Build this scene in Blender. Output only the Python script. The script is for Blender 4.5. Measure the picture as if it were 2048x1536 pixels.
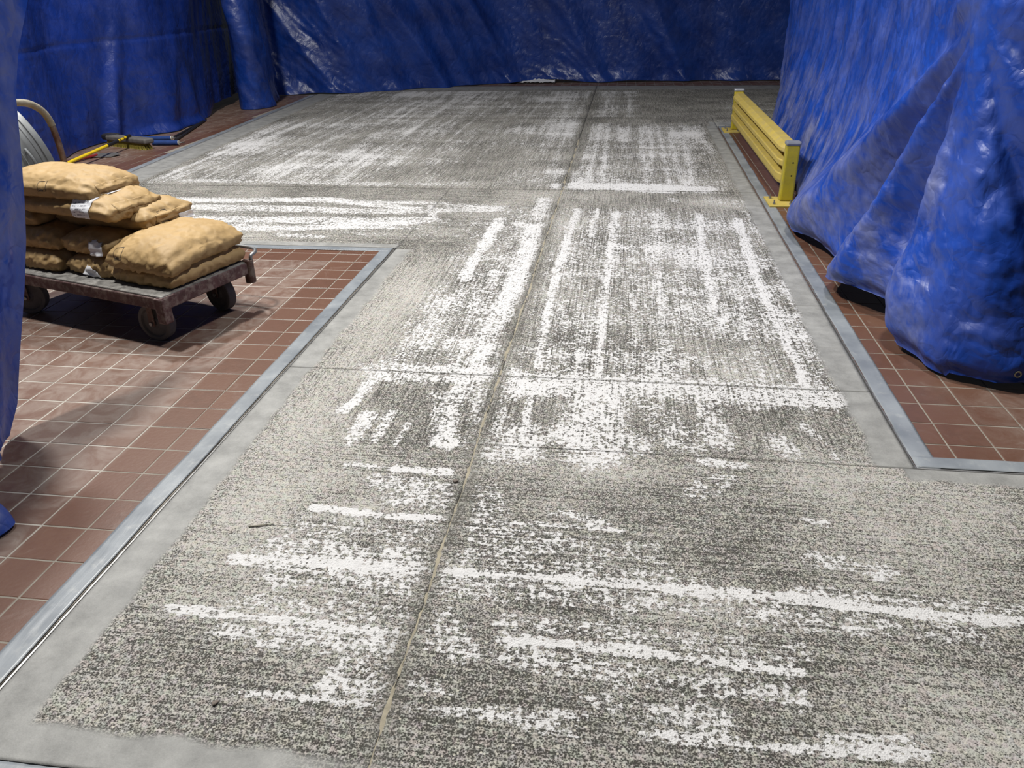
import bpy, bmesh, math, random
import numpy as np
from mathutils import Vector, Matrix
from mathutils.bvhtree import BVHTree

# ------------------------------------------------------------------ clear
for o in list(bpy.data.objects):
    bpy.data.objects.remove(o, do_unlink=True)
SC = bpy.context.scene
COL = SC.collection
random.seed(7)
rng = np.random.RandomState(11)

# ------------------------------------------------------------------ camera
cam_d = bpy.data.cameras.new('camera')
cam_d.sensor_width = 36.0
cam_d.lens = 1560.0 * 36.0 / 2048.0
cam_d.clip_start = 0.05
cam = bpy.data.objects.new('camera', cam_d)
COL.objects.link(cam)
ax_x = Vector((0.99072, 0.13468, -0.01834))
ax_dn = Vector((0.04477, -0.45076, -0.89152))
ax_f = Vector((-0.12833, 0.88243, -0.4526))
mw = Matrix.Identity(4)
for i in range(3):
    mw[i][0] = ax_x[i]; mw[i][1] = -ax_dn[i]; mw[i][2] = -ax_f[i]
mw[2][3] = 1.4967
cam.matrix_world = mw
SC.camera = cam

# ------------------------------------------------------------------ world, lamps, exposure
world = bpy.data.worlds.new('hall_gloom'); SC.world = world
world.use_nodes = True
bg = world.node_tree.nodes['Background']
bg.inputs[0].default_value = (0.80, 0.90, 1.0, 1); bg.inputs[1].default_value = 0.055

def bay_lamp(name, loc, target, size, power, col=(1.0, 0.985, 0.945)):
    d = bpy.data.lights.new(name, 'AREA')
    d.shape = 'RECTANGLE'; d.size = size[0]; d.size_y = size[1]
    d.energy = power; d.color = col
    o = bpy.data.objects.new(name, d); COL.objects.link(o)
    o.location = loc
    o.rotation_euler = (Vector(target) - Vector(loc)).to_track_quat('-Z', 'Y').to_euler()
    return o
bay_lamp('high_bay_lamp', (-4.0, 6.4, 6.2), (-2.6, 5.6, 0), (0.45, 0.3), 440)
bay_lamp('high_bay_lamp', (-3.3, 3.55, 6.2), (-1.4, 2.0, 0), (0.45, 0.3), 430)
bay_lamp('high_bay_lamp', (1.0, 4.1, 6.2), (0.4, 2.2, 0), (0.45, 0.3), 240)
SC.view_settings.view_transform = 'Standard'
SC.view_settings.look = 'None'
SC.view_settings.gamma = 1.0
SC.view_settings.use_curve_mapping = False
SC.view_settings.exposure = -0.04

# ------------------------------------------------------------------ numpy gradient noise
_perm = np.random.RandomState(3).permutation(512)
_ang = np.random.RandomState(5).rand(512) * 2 * np.pi
def pn(x, y, seed=0):
    x = np.asarray(x, float); y = np.asarray(y, float)
    x, y = np.broadcast_arrays(x, y)
    xi = np.floor(x).astype(int); yi = np.floor(y).astype(int)
    xf = x - xi; yf = y - yi
    def g(ix, iy, dx, dy):
        h = _ang[_perm[(_perm[(ix + seed * 37) % 512] + iy + seed * 11) % 512]]
        return np.cos(h) * dx + np.sin(h) * dy
    u = xf * xf * xf * (xf * (xf * 6 - 15) + 10); v = yf * yf * yf * (yf * (yf * 6 - 15) + 10)
    a = g(xi, yi, xf, yf); b = g(xi + 1, yi, xf - 1, yf)
    c = g(xi, yi + 1, xf, yf - 1); d = g(xi + 1, yi + 1, xf - 1, yf - 1)
    return ((a + (b - a) * u) + ((c + (d - c) * u) - (a + (b - a) * u)) * v) * 1.5
def fbm(x, y, seed=0, octv=4):
    s = 0; a = 1; t = 0
    for k in range(octv):
        s = s + a * pn(x * 2 ** k, y * 2 ** k, seed + k); t += a; a *= .5
    return s / t
def ss(a, b, x):
    t = np.clip((np.asarray(x, float) - a) / (b - a), 0, 1); return t * t * (3 - 2 * t)

# ------------------------------------------------------------------ helpers
def tag(o, label=None, cat=None, group=None, kind=None):
    if label: o['label'] = label
    if cat: o['category'] = cat
    if group: o['group'] = group
    if kind: o['kind'] = kind
    return o
def link(o, parent=None):
    COL.objects.link(o)
    if parent is not None: o.parent = parent
    return o
def empty(name, loc=(0, 0, 0), rz=0.0, mat4=None):
    o = bpy.data.objects.new(name, None); COL.objects.link(o)
    o.empty_display_size = .1
    if mat4 is not None: o.matrix_world = mat4
    else:
        o.location = loc; o.rotation_euler = (0, 0, rz)
    return o
def mesh_obj(name, verts, faces, mat, parent=None, smooth=False):
    me = bpy.data.meshes.new(name)
    me.from_pydata([tuple(map(float, v)) for v in verts], [], [tuple(map(int, f)) for f in faces])
    if smooth: me.polygons.foreach_set('use_smooth', [True] * len(me.polygons))
    if mat: me.materials.append(mat)
    me.update()
    return link(bpy.data.objects.new(name, me), parent)
def bm_obj(name, bm, mat, parent=None, smooth=False):
    me = bpy.data.meshes.new(name); bm.normal_update(); bm.to_mesh(me); bm.free()
    if smooth: me.polygons.foreach_set('use_smooth', [True] * len(me.polygons))
    if mat: me.materials.append(mat)
    return link(bpy.data.objects.new(name, me), parent)
def bm_box(bm, c, s, bev=0.0, M=None, seg=2):
    r = bmesh.ops.create_cube(bm, size=1.0)
    vs = r['verts']
    T = Matrix.Translation(c) @ Matrix.Diagonal((s[0], s[1], s[2], 1))
    bmesh.ops.transform(bm, matrix=T, verts=vs)
    if bev > 0:
        es = list({e for v in vs for e in v.link_edges})
        rb = bmesh.ops.bevel(bm, geom=es, offset=bev, segments=seg, affect='EDGES', profile=.5)
        vs = list({v for f in rb['faces'] for v in f.verts} | {v for v in vs if v.is_valid})
    if M is not None: bmesh.ops.transform(bm, matrix=M, verts=[v for v in vs if v.is_valid])
    return vs
def box(name, c, s, mat, parent=None, bev=0.0, M=None):
    bm = bmesh.new(); bm_box(bm, c, s, bev, M); return bm_obj(name, bm, mat, parent)
def tube_data(pts, rad, n=12, cap=True):
    pts = [Vector(p) for p in pts]; V = []; F = []
    rad = rad if isinstance(rad, (list, tuple)) else [rad] * len(pts)
    t0 = (pts[1] - pts[0]).normalized()
    up = Vector((0, 0, 1)) if abs(t0.z) < .9 else Vector((1, 0, 0))
    nrm = (up - t0 * up.dot(t0)).normalized()
    for i, p in enumerate(pts):
        t = (pts[min(i + 1, len(pts) - 1)] - pts[max(i - 1, 0)]).normalized()
        nrm = (nrm - t * nrm.dot(t)).normalized(); b = t.cross(nrm)
        for k in range(n):
            a = 2 * math.pi * k / n
            V.append(p + (nrm * math.cos(a) + b * math.sin(a)) * rad[i])
    for i in range(len(pts) - 1):
        for k in range(n):
            F.append((i * n + k, i * n + (k + 1) % n, (i + 1) * n + (k + 1) % n, (i + 1) * n + k))
    if cap:
        F.append(tuple(range(n - 1, -1, -1))); F.append(tuple((len(pts) - 1) * n + k for k in range(n)))
    return V, F
def tube(name, pts, rad, mat, parent=None, n=12):
    V, F = tube_data(pts, rad, n); o = mesh_obj(name, V, F, mat, parent, True); sharp_caps(o); return o
def sharp_caps(o, ang=50):
    me = o.data
    bm = bmesh.new(); bm.from_mesh(me)
    for e in bm.edges:
        if len(e.link_faces) == 2 and e.calc_face_angle(0) > math.radians(ang): e.smooth = False
    bm.to_mesh(me); bm.free()
def lathe_data(prof, n=40):
    V = []; F = []
    for r, z in prof:
        for k in range(n):
            a = 2 * math.pi * k / n; V.append((r * math.cos(a), r * math.sin(a), z))
    for i in range(len(prof) - 1):
        for k in range(n):
            F.append((i * n + k, i * n + (k + 1) % n, (i + 1) * n + (k + 1) % n, (i + 1) * n + k))
    return V, F
def lathe(name, prof, mat, parent=None, n=40, M=None):
    V, F = lathe_data(prof, n)
    if M is not None: V = [M @ Vector(v) for v in V]
    o = mesh_obj(name, V, F, mat, parent, True); sharp_caps(o, 35); return o
def smooth_path(pts, per=10):
    P = np.array(pts, float); out = []
    for i in range(len(P) - 1):
        p0 = P[max(i - 1, 0)]; p1 = P[i]; p2 = P[i + 1]; p3 = P[min(i + 2, len(P) - 1)]
        for k in range(per):
            t = k / per
            out.append(.5 * ((2 * p1) + (-p0 + p2) * t + (2 * p0 - 5 * p1 + 4 * p2 - p3) * t * t + (-p0 + 3 * p1 - 3 * p2 + p3) * t ** 3))
    out.append(P[-1]); return np.array(out)

# ------------------------------------------------------------------ node helpers
class NT:
    def __init__(s, name, rough=.6, spec=.5, metal=0.0):
        s.m = bpy.data.materials.new(name); s.m.use_nodes = True
        s.t = s.m.node_tree; s.N = s.t.nodes; s.b = s.N['Principled BSDF']
        s.b.inputs['Roughness'].default_value = rough
        s.b.inputs['Specular IOR Level'].default_value = spec
        s.b.inputs['Metallic'].default_value = metal
    def L(s, a, b): s.t.links.new(a, b)
    def put(s, sock, v):
        if hasattr(v, 'bl_idname') or hasattr(v, 'is_linked'): s.L(v, sock)
        else: sock.default_value = v
    def pos(s): return s.N.new('ShaderNodeNewGeometry').outputs['Position']
    def obj(s): return s.N.new('ShaderNodeTexCoord').outputs['Object']
    def uv(s): return s.N.new('ShaderNodeTexCoord').outputs['UV']
    def rnd(s): return s.N.new('ShaderNodeObjectInfo').outputs['Random']
    def mapping(s, v, scale=(1, 1, 1), loc=(0, 0, 0), rot=(0, 0, 0)):
        n = s.N.new('ShaderNodeMapping'); s.L(v, n.inputs[0])
        n.inputs['Scale'].default_value = scale; n.inputs['Location'].default_value = loc; n.inputs['Rotation'].default_value = rot
        return n.outputs[0]
    def noise(s, v, scale, detail=3, rough=.55, dist=0.0, kind=None):
        n = s.N.new('ShaderNodeTexNoise'); s.L(v, n.inputs['Vector'])
        if kind: n.noise_type = kind
        n.inputs['Scale'].default_value = scale; n.inputs['Detail'].default_value = detail
        n.inputs['Roughness'].default_value = rough; n.inputs['Distortion'].default_value = dist
        return n.outputs['Fac']
    def voro(s, v, scale, feature='F1', out='Distance', rnd=1.0):
        n = s.N.new('ShaderNodeTexVoronoi'); n.feature = feature; s.L(v, n.inputs['Vector'])
        n.inputs['Scale'].default_value = scale; n.inputs['Randomness'].default_value = rnd
        return n.outputs[out]
    def attr(s, name, out='Fac'):
        n = s.N.new('ShaderNodeAttribute'); n.attribute_name = name; return n.outputs[out]
    def math(s, op, a, b=None, c=None, clamp=False):
        n = s.N.new('ShaderNodeMath'); n.operation = op; n.use_clamp = clamp
        s.put(n.inputs[0], a)
        if b is not None: s.put(n.inputs[1], b)
        if c is not None: s.put(n.inputs[2], c)
        return n.outputs[0]
    def rng(s, v, a, b, c=0.0, d=1.0, smooth=False):
        n = s.N.new('ShaderNodeMapRange'); s.put(n.inputs['Value'], v)
        if smooth: n.interpolation_type = 'SMOOTHSTEP'
        for k, x in zip(('From Min', 'From Max', 'To Min', 'To Max'), (a, b, c, d)): s.put(n.inputs[k], x)
        return n.outputs[0]
    def mix(s, f, a, b, blend='MIX'):
        n = s.N.new('ShaderNodeMix'); n.data_type = 'RGBA'; n.blend_type = blend
        s.put(n.inputs[0], f)
        for sock, v in ((n.inputs[6], a), (n.inputs[7], b)):
            if isinstance(v, tuple): sock.default_value = (v[0], v[1], v[2], 1)
            else: s.L(v, sock)
        return n.outputs[2]
    def sep(s, v):
        n = s.N.new('ShaderNodeSeparateXYZ'); s.L(v, n.inputs[0]); return n.outputs
    def comb(s, x, y, z=0.0):
        n = s.N.new('ShaderNodeCombineXYZ')
        for k, q in enumerate((x, y, z)): s.put(n.inputs[k], q)
        return n.outputs[0]
    def color(s, c):
        if isinstance(c, tuple): s.b.inputs['Base Color'].default_value = (c[0], c[1], c[2], 1)
        else: s.L(c, s.b.inputs['Base Color'])
    def rough(s, v): s.put(s.b.inputs['Roughness'], v)
    def bump(s, h, strength=.5, dist=.01, prev=None):
        n = s.N.new('ShaderNodeBump'); n.inputs['Strength'].default_value = strength; n.inputs['Distance'].default_value = dist
        s.L(h, n.inputs['Height'])
        if prev is not None: s.L(prev, n.inputs['Normal'])
        return n.outputs[0]
    def normal(s, n): s.L(n, s.b.inputs['Normal'])

# ------------------------------------------------------------------ materials
def mat_concrete():
    t = NT('scarified_concrete', .85, .3)
    p = t.pos()
    wh = t.attr('white'); sm = t.attr('smooth'); cr = t.attr('cream'); dk = t.attr('dark'); yd = t.attr('ydir')
    fine = t.math('ADD', t.math('MULTIPLY', t.noise(p, 340, 3, .65), .5), t.math('MULTIPLY', t.noise(p, 165, 3, .6), .5))
    mid = t.noise(p, 70, 3, .6)
    vor = t.voro(p, 210)
    big = t.noise(p, 1.7, 4, .6)
    # scarifier striations, along y or along x
    sy = t.noise(t.mapping(p, (120, 3.0, 1)), 1, 2, .5)
    sx = t.noise(t.mapping(p, (3.0, 120, 1)), 1, 2, .5)
    stri = t.math('ADD', t.math('MULTIPLY', sy, yd), t.math('MULTIPLY', sx, t.math('SUBTRACT', 1.0, yd)))
    # rough ground: dark matrix with pale aggregate
    g = t.math('ADD', t.math('MULTIPLY', fine, .62), t.math('MULTIPLY', vor, .34))
    g = t.math('ADD', g, t.math('MULTIPLY', t.math('SUBTRACT', mid, .5), .30))
    g = t.math('ADD', g, t.math('MULTIPLY', t.math('SUBTRACT', stri, .5), .30))
    g = t.math('ADD', g, t.math('MULTIPLY', t.math('SUBTRACT', big, .5), .25))
    g = t.math('ADD', g, t.math('MULTIPLY', cr, .10))
    gf = t.rng(g, .42, .61)
    hue = t.voro(p, 70, out='Color')
    rough_c = t.mix(gf, (.050, .047, .041), (.43, .410, .375))
    rough_c = t.mix(.04, rough_c, hue, 'OVERLAY')
    spk = t.math('MULTIPLY', t.rng(t.sep(t.voro(p, 120, out='Color'))[0], .90, .93), t.rng(t.voro(p, 120), .40, .30))
    rough_c = t.mix(t.math('MULTIPLY', spk, .75), rough_c, (.56, .53, .45))
    spd = t.math('MULTIPLY', t.rng(t.sep(t.voro(p, 95, out='Color'))[1], .93, .95), t.rng(t.voro(p, 95), .38, .28))
    rough_c = t.mix(t.math('MULTIPLY', spd, .7), rough_c, (.055, .048, .042))
    # white residue, broken up by pits
    n2 = t.math('ADD', t.math('MULTIPLY', t.noise(p, 58, 3, .6), .50), t.math('MULTIPLY', t.noise(p, 118, 3, .6), .32))
    n2 = t.math('ADD', n2, t.math('MULTIPLY', t.noise(p, 16, 3, .55), .18))
    n2 = t.math('ADD', n2, t.math('MULTIPLY', t.math('SUBTRACT', stri, .5), .17))
    pit = t.rng(t.math('SUBTRACT', t.voro(p, 72), t.math('MULTIPLY', t.noise(p, 20, 2), .42)), -.02, .09, .13, 0)
    n2 = t.math('SUBTRACT', n2, t.math('MULTIPLY', pit, t.rng(wh, .75, 1.0, 1.0, .35)))
    thr = t.math('SUBTRACT', .622, t.math('MULTIPLY', wh, .285))
    wm = t.rng(t.math('SUBTRACT', n2, thr), -.014, .020, 0, 1)
    wm = t.math('MULTIPLY', wm, t.rng(wh, .06, .2))
    white_c = t.mix(t.noise(p, 30, 3), (.50, .487, .480), (.68, .670, .665))
    col = t.mix(wm, rough_c, white_c)
    # trowelled margin
    smn = t.math('ADD', t.math('MULTIPLY', t.noise(p, 9, 5, .62), .7), t.math('MULTIPLY', fine, .3))
    smooth_c = t.mix(t.rng(smn, .35, .65), (.175, .173, .165), (.31, .306, .292))
    col = t.mix(sm, col, smooth_c)
    col = t.mix(t.math('MULTIPLY', dk, .8), col, (.10, .095, .08))
    t.color(col)
    hgt = t.math('MULTIPLY', t.math('ADD', t.math('MULTIPLY', g, 1.2), t.math('MULTIPLY', wm, .35)), t.math('SUBTRACT', 1.0, t.math('MULTIPLY', sm, .88)))
    t.normal(t.bump(hgt, .75, .006))
    t.rough(t.rng(sm, 0, 1, .9, .62))
    return t.m

def mat_tile():
    t = NT('quarry_tile', .5, .45)
    p = t.pos(); r = t.rnd(); x, y, z = t.sep(p)
    c = t.mix(r, (.090, .040, .023), (.130, .063, .038))
    c = t.mix(t.rng(t.noise(p, 22, 4), .35, .7), c, (.112, .050, .030))
    sw = t.noise(t.mapping(p, (1, 1, 1), rot=(0, 0, .6)), 7, 5, .65, 1.2)
    # trodden dust lies away from the freshly swept border courses
    d1 = t.math('MULTIPLY', t.rng(x, -1.80, -1.76, 1, 0), t.math('MULTIPLY', t.rng(y, 4.45, 4.49, 1, 0), t.rng(x, -4.3, -4.2, 0, 1)))
    d2 = t.math('MULTIPLY', t.rng(x, -4.95, -5.15, 0, 1), .9)
    d3 = t.math('MULTIPLY', t.rng(x, 1.2, 1.5, 0, 1), .55)
    d = t.math('MAXIMUM', t.math('MAXIMUM', d1, d2), d3)
    dm = t.math('MULTIPLY', d, t.rng(sw, .40, .70, .08, .46))
    dm = t.math('ADD', dm, t.math('MULTIPLY', t.rng(sw, .60, .72), .10), clamp=True)
    c = t.mix(dm, c, (.31, .272, .24))
    t.color(c)
    t.rough(t.rng(dm, 0, .7, .42, .8))
    t.normal(t.bump(t.noise(p, 60, 4), .18, .003))
    return t.m
def mat_grout():
    t = NT('grout', .9, .2); p = t.pos()
    x, y, z = t.sep(p)
    dd = t.math('MULTIPLY', t.rng(x, -1.80, -1.76, 1, .15), t.rng(y, 4.45, 4.49, 1, .25))
    c = t.mix(t.rng(t.noise(p, 14, 4), .3, .7), (.15, .13, .105), (.26, .235, .20))
    t.color(t.mix(t.math('MULTIPLY', dd, t.rng(t.noise(p, 5, 4), .3, .6, .4, 1)), c, (.44, .41, .37)))
    t.normal(t.bump(t.noise(p, 240, 3), .5, .002)); return t.m
def mat_far_tile():
    t = NT('far_quarry_tile', .7, .3); p = t.pos()
    n = t.N.new('ShaderNodeTexBrick'); t.L(p, n.inputs['Vector'])
    n.offset = 0; n.inputs['Scale'].default_value = 1.0
    n.inputs['Brick Width'].default_value = .158; n.inputs['Row Height'].default_value = .158; n.inputs['Mortar Size'].default_value = .004
    n.inputs['Color1'].default_value = (.10, .048, .034, 1); n.inputs['Color2'].default_value = (.13, .060, .042, 1); n.inputs['Mortar'].default_value = (.20, .18, .16, 1)
    c = t.mix(t.rng(t.noise(p, 5, 5, .65), .45, .7, 0, .5), n.outputs[0], (.30, .27, .25))
    t.color(c); return t.m
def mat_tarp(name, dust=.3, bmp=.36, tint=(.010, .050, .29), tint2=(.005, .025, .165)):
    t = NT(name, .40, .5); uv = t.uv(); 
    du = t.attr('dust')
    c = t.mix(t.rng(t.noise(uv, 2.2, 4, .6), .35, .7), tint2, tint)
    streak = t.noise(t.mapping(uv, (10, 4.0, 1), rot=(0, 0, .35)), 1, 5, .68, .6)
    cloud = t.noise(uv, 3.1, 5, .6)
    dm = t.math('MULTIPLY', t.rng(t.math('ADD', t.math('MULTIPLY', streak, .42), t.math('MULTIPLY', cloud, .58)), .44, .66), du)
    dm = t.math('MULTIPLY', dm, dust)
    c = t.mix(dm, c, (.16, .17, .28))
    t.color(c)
    # crumple creases of several sizes
    c1 = t.noise(uv, 5.0, 6, .62, .4, 'RIDGED_MULTIFRACTAL')
    c2 = t.noise(t.mapping(uv, (1.0, .8, 1), rot=(0, 0, .5)), 9, 4, .6, .5, 'RIDGED_MULTIFRACTAL')
    wp = t.N.new('ShaderNodeVectorMath'); wp.operation = 'ADD'; t.L(uv, wp.inputs[0])
    wn = t.N.new('ShaderNodeTexNoise'); t.L(uv, wn.inputs['Vector']); wn.inputs['Scale'].default_value = 6.0; wn.inputs['Detail'].default_value = 3
    ws = t.N.new('ShaderNodeVectorMath'); ws.operation = 'SCALE'; t.L(wn.outputs['Color'], ws.inputs[0]); ws.inputs['Scale'].default_value = .16
    t.L(ws.outputs[0], wp.inputs[1])
    v2 = t.voro(t.mapping(wp.outputs[0], (1, .75, 1)), 7, 'DISTANCE_TO_EDGE'); v3 = t.voro(t.mapping(wp.outputs[0], (1, .8, 1), rot=(0, 0, .7)), 19, 'DISTANCE_TO_EDGE')
    h = t.math('ADD', t.math('MULTIPLY', c1, .34), t.math('MULTIPLY', c2, .26))
    h = t.math('ADD', h, t.math('MULTIPLY', t.rng(v2, 0, .22), .36))
    h = t.math('ADD', h, t.math('MULTIPLY', t.rng(v3, 0, .30), .13))
    h = t.math('ADD', h, t.math('MULTIPLY', t.noise(uv, 2.4, 3), .6))
    t.normal(t.bump(h, bmp, .018))
    t.rough(t.rng(dm, 0, .6, .33, .62))
    return t.m
def mat_simple(name, col, rough=.5, metal=0.0, var=.25, scale=20, bump=.1, bscale=80, bdist=.002, spec=.5, dirt=None, dirt_amt=.5, dscale=12):
    t = NT(name, rough, spec, metal); p = t.obj()
    c2 = tuple(max(0, q * (1 - var)) for q in col)
    c = t.mix(t.rng(t.noise(p, scale, 4), .3, .7), c2, col)
    if dirt: c = t.mix(t.math('MULTIPLY', t.rng(t.noise(p, dscale, 6, .68), .46, .62), dirt_amt), c, dirt)
    t.color(c)
    if bump: t.normal(t.bump(t.noise(p, bscale, 4), bump, bdist))
    return t.m
def mat_paper():
    t = NT('kraft_paper', .62, .35); p = t.obj()
    c = t.mix(t.rng(t.noise(p, 6, 4), .3, .7), (.33, .215, .092), (.40, .268, .122))
    c = t.mix(t.rng(t.rnd(), 0, 1, 0, .35), c, (.30, .20, .09))
    t.color(c)
    c1 = t.noise(t.mapping(p, (1, 1, 1.4)), 9, 5, .6, .5, 'RIDGED_MULTIFRACTAL')
    c2 = t.noise(p, 26, 4, .6, .3, 'RIDGED_MULTIFRACTAL')
    v2 = t.voro(t.mapping(p, (1, 1.3, 1)), 13, 'DISTANCE_TO_EDGE'); v3 = t.voro(p, 34, 'DISTANCE_TO_EDGE')
    h = t.math('ADD', t.math('MULTIPLY', c1, .6), t.math('MULTIPLY', c2, .26))
    h = t.math('ADD', h, t.math('ADD', t.math('MULTIPLY', t.rng(v2, 0, .35), .05), t.math('MULTIPLY', t.rng(v3, 0, .5), .02)))
    t.normal(t.bump(h, 1.0, .017)); return t.m
def mat_label():
    t = NT('printed_label', .45, .4); uv = t.uv(); x, y, z = t.sep(uv)
    rows = t.math('FRACT', t.math('MULTIPLY', y, 7.0))
    band = t.math('MULTIPLY', t.rng(rows, .28, .34), t.rng(rows, .66, .72, 1, 0))
    rag = t.noise(t.mapping(uv, (26, 7, 1)), 1, 2)
    word = t.math('MULTIPLY', band, t.rng(rag, .46, .54))
    word = t.math('MULTIPLY', word, t.math('MULTIPLY', t.rng(x, .07, .10), t.rng(x, .70, .95, 1, 0)))
    word = t.math('MULTIPLY', word, t.rng(y, .08, .1))
    c = t.mix(t.math('MULTIPLY', word, .8), (.74, .74, .78), (.06, .06, .09))
    t.color(c); t.normal(t.bump(t.noise(uv, 5, 4), .4, .01)); return t.m
def mat_tape():
    t = NT('duct_tape', .38, .6); p = t.pos()
    c = t.mix(t.rng(t.noise(p, 5, 4), .35, .65), (.155, .17, .188), (.25, .268, .285))
    c = t.mix(t.rng(t.noise(p, 18, 5, .65), .55, .75, 0, .4), c, (.42, .42, .40))
    t.color(c)
    w = t.noise(t.mapping(p, (14, 3, 1), rot=(0, 0, .5)), 1, 4, .6, .6)
    t.normal(t.bump(w, .35, .004)); return t.m

M_CONC = mat_concrete(); M_TILE = mat_tile(); M_GROUT = mat_grout(); M_FAR = mat_far_tile()
M_TARP_BACK = mat_tarp('blue_tarp_far', .30)
M_TARP_NEAR = mat_tarp('blue_tarp_dusty', .8, .46, (.012, .062, .375), (.006, .034, .235))
M_TARP_SHADED = mat_tarp('blue_tarp_left_shaded', .45, .36, (.008, .032, .23), (.005, .020, .14))  # left tarp's dim light painted in as a darker tint of the blue
M_PAPER = mat_paper(); M_LABEL = mat_label(); M_TAPE = mat_tape()
M_WPAPER = mat_simple('white_paper', (.72, .72, .74), .5, var=.1, bump=.3, bscale=30, bdist=.006)
M_INK = mat_simple('printing_ink', (.07, .05, .03), .7, bump=0)
M_YEL = mat_simple('yellow_paint', (.46, .37, .020), .42, var=.25, scale=9, bump=.12, bscale=60, dirt=(.30, .24, .05), dirt_amt=.45, dscale=14)
M_YELD = mat_simple('yellow_paint_dusty', (.50, .375, .075), .6, var=.2, scale=9, bump=.1, dirt=(.34, .27, .13), dirt_amt=.5, dscale=18)
M_CAP = mat_simple('grey_post_cap', (.30, .31, .33), .35, metal=.35, var=.15, bump=.05)
M_STEEL = mat_simple('dull_steel', (.30, .30, .30), .45, metal=.8, var=.25, bump=.1)
M_BLACK = mat_simple('black_rubber', (.018, .017, .018), .6, var=.3, bump=.15)
M_HOLE = mat_simple('bolt_hole', (.004, .004, .004), .9, bump=0)
M_CARTF = mat_simple('worn_red_frame', (.105, .045, .045), .65, var=.5, scale=16, bump=.4, bscale=70, bdist=.004, dirt=(.24, .19, .165), dirt_amt=.75, dscale=22)
M_CARTD = mat_simple('dusty_deck_board', (.30, .285, .265), .85, var=.5, scale=18, bump=.6, bscale=90, bdist=.005, dirt=(.06, .055, .05), dirt_amt=.7, dscale=26)
M_PIPE = mat_simple('rusty_pipe', (.13, .065, .05), .55, metal=.25, var=.5, scale=18, bump=.3, bscale=60, dirt=(.26, .23, .19), dirt_amt=.55, dscale=16)
M_PIPEG = mat_simple('taped_pipe', (.27, .24, .18), .6, var=.4, scale=25, bump=.35, bscale=70, bdist=.004)
M_TREAD = mat_simple('grey_wheel_tread', (.12, .11, .11), .7, var=.4, bump=.3)
M_BIN = mat_simple('grey_bin_plastic', (.20, .21, .215), .42, var=.12, bump=.05)
M_BROOM = mat_simple('grey_broom_block', (.14, .13, .12), .6, var=.3, bump=.2)
M_BRIS = mat_simple('yellow_bristle', (.35, .28, .04), .8, var=.4, bump=.8, bscale=160, bdist=.006)
M_YELH = mat_simple('yellow_handle', (.72, .50, .015), .35, var=.1, bump=0)
M_ROLL = mat_simple('blue_nap', (.016, .05, .20), .95, var=.3, bump=.6, bscale=220, bdist=.004)
M_CREAM = mat_simple('cream_plastic', (.55, .52, .44), .5, var=.15, bump=0)
M_FILL = mat_simple('joint_filler', (.34, .30, .22), .85, var=.35, scale=30, bump=.5, bscale=120, bdist=.004)
M_TRIM = mat_simple('edge_angle_steel', (.26, .255, .25), .45, metal=.5, var=.4, scale=25, bump=.3)
M_SUB = mat_simple('dark_subfloor', (.035, .025, .02), .9, var=.3, bump=.3)
M_DARKP = mat_simple('black_plastic', (.012, .012, .014), .5, var=.2, bump=.2)
M_STONE = mat_simple('stone_chip', (.16, .13, .11), .8)
M_TWIG = mat_simple('straw_sliver', (.30, .28, .22), .7)
M_RED = mat_simple('red_paint', (.25, .02, .02), .45, bump=0)
M_BLADE = mat_simple('scraper_blade', (.25, .24, .22), .45, metal=.6, bump=.2)
M_GROM = mat_simple('grommet', (.35, .33, .25), .35, metal=.8, bump=0)

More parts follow.
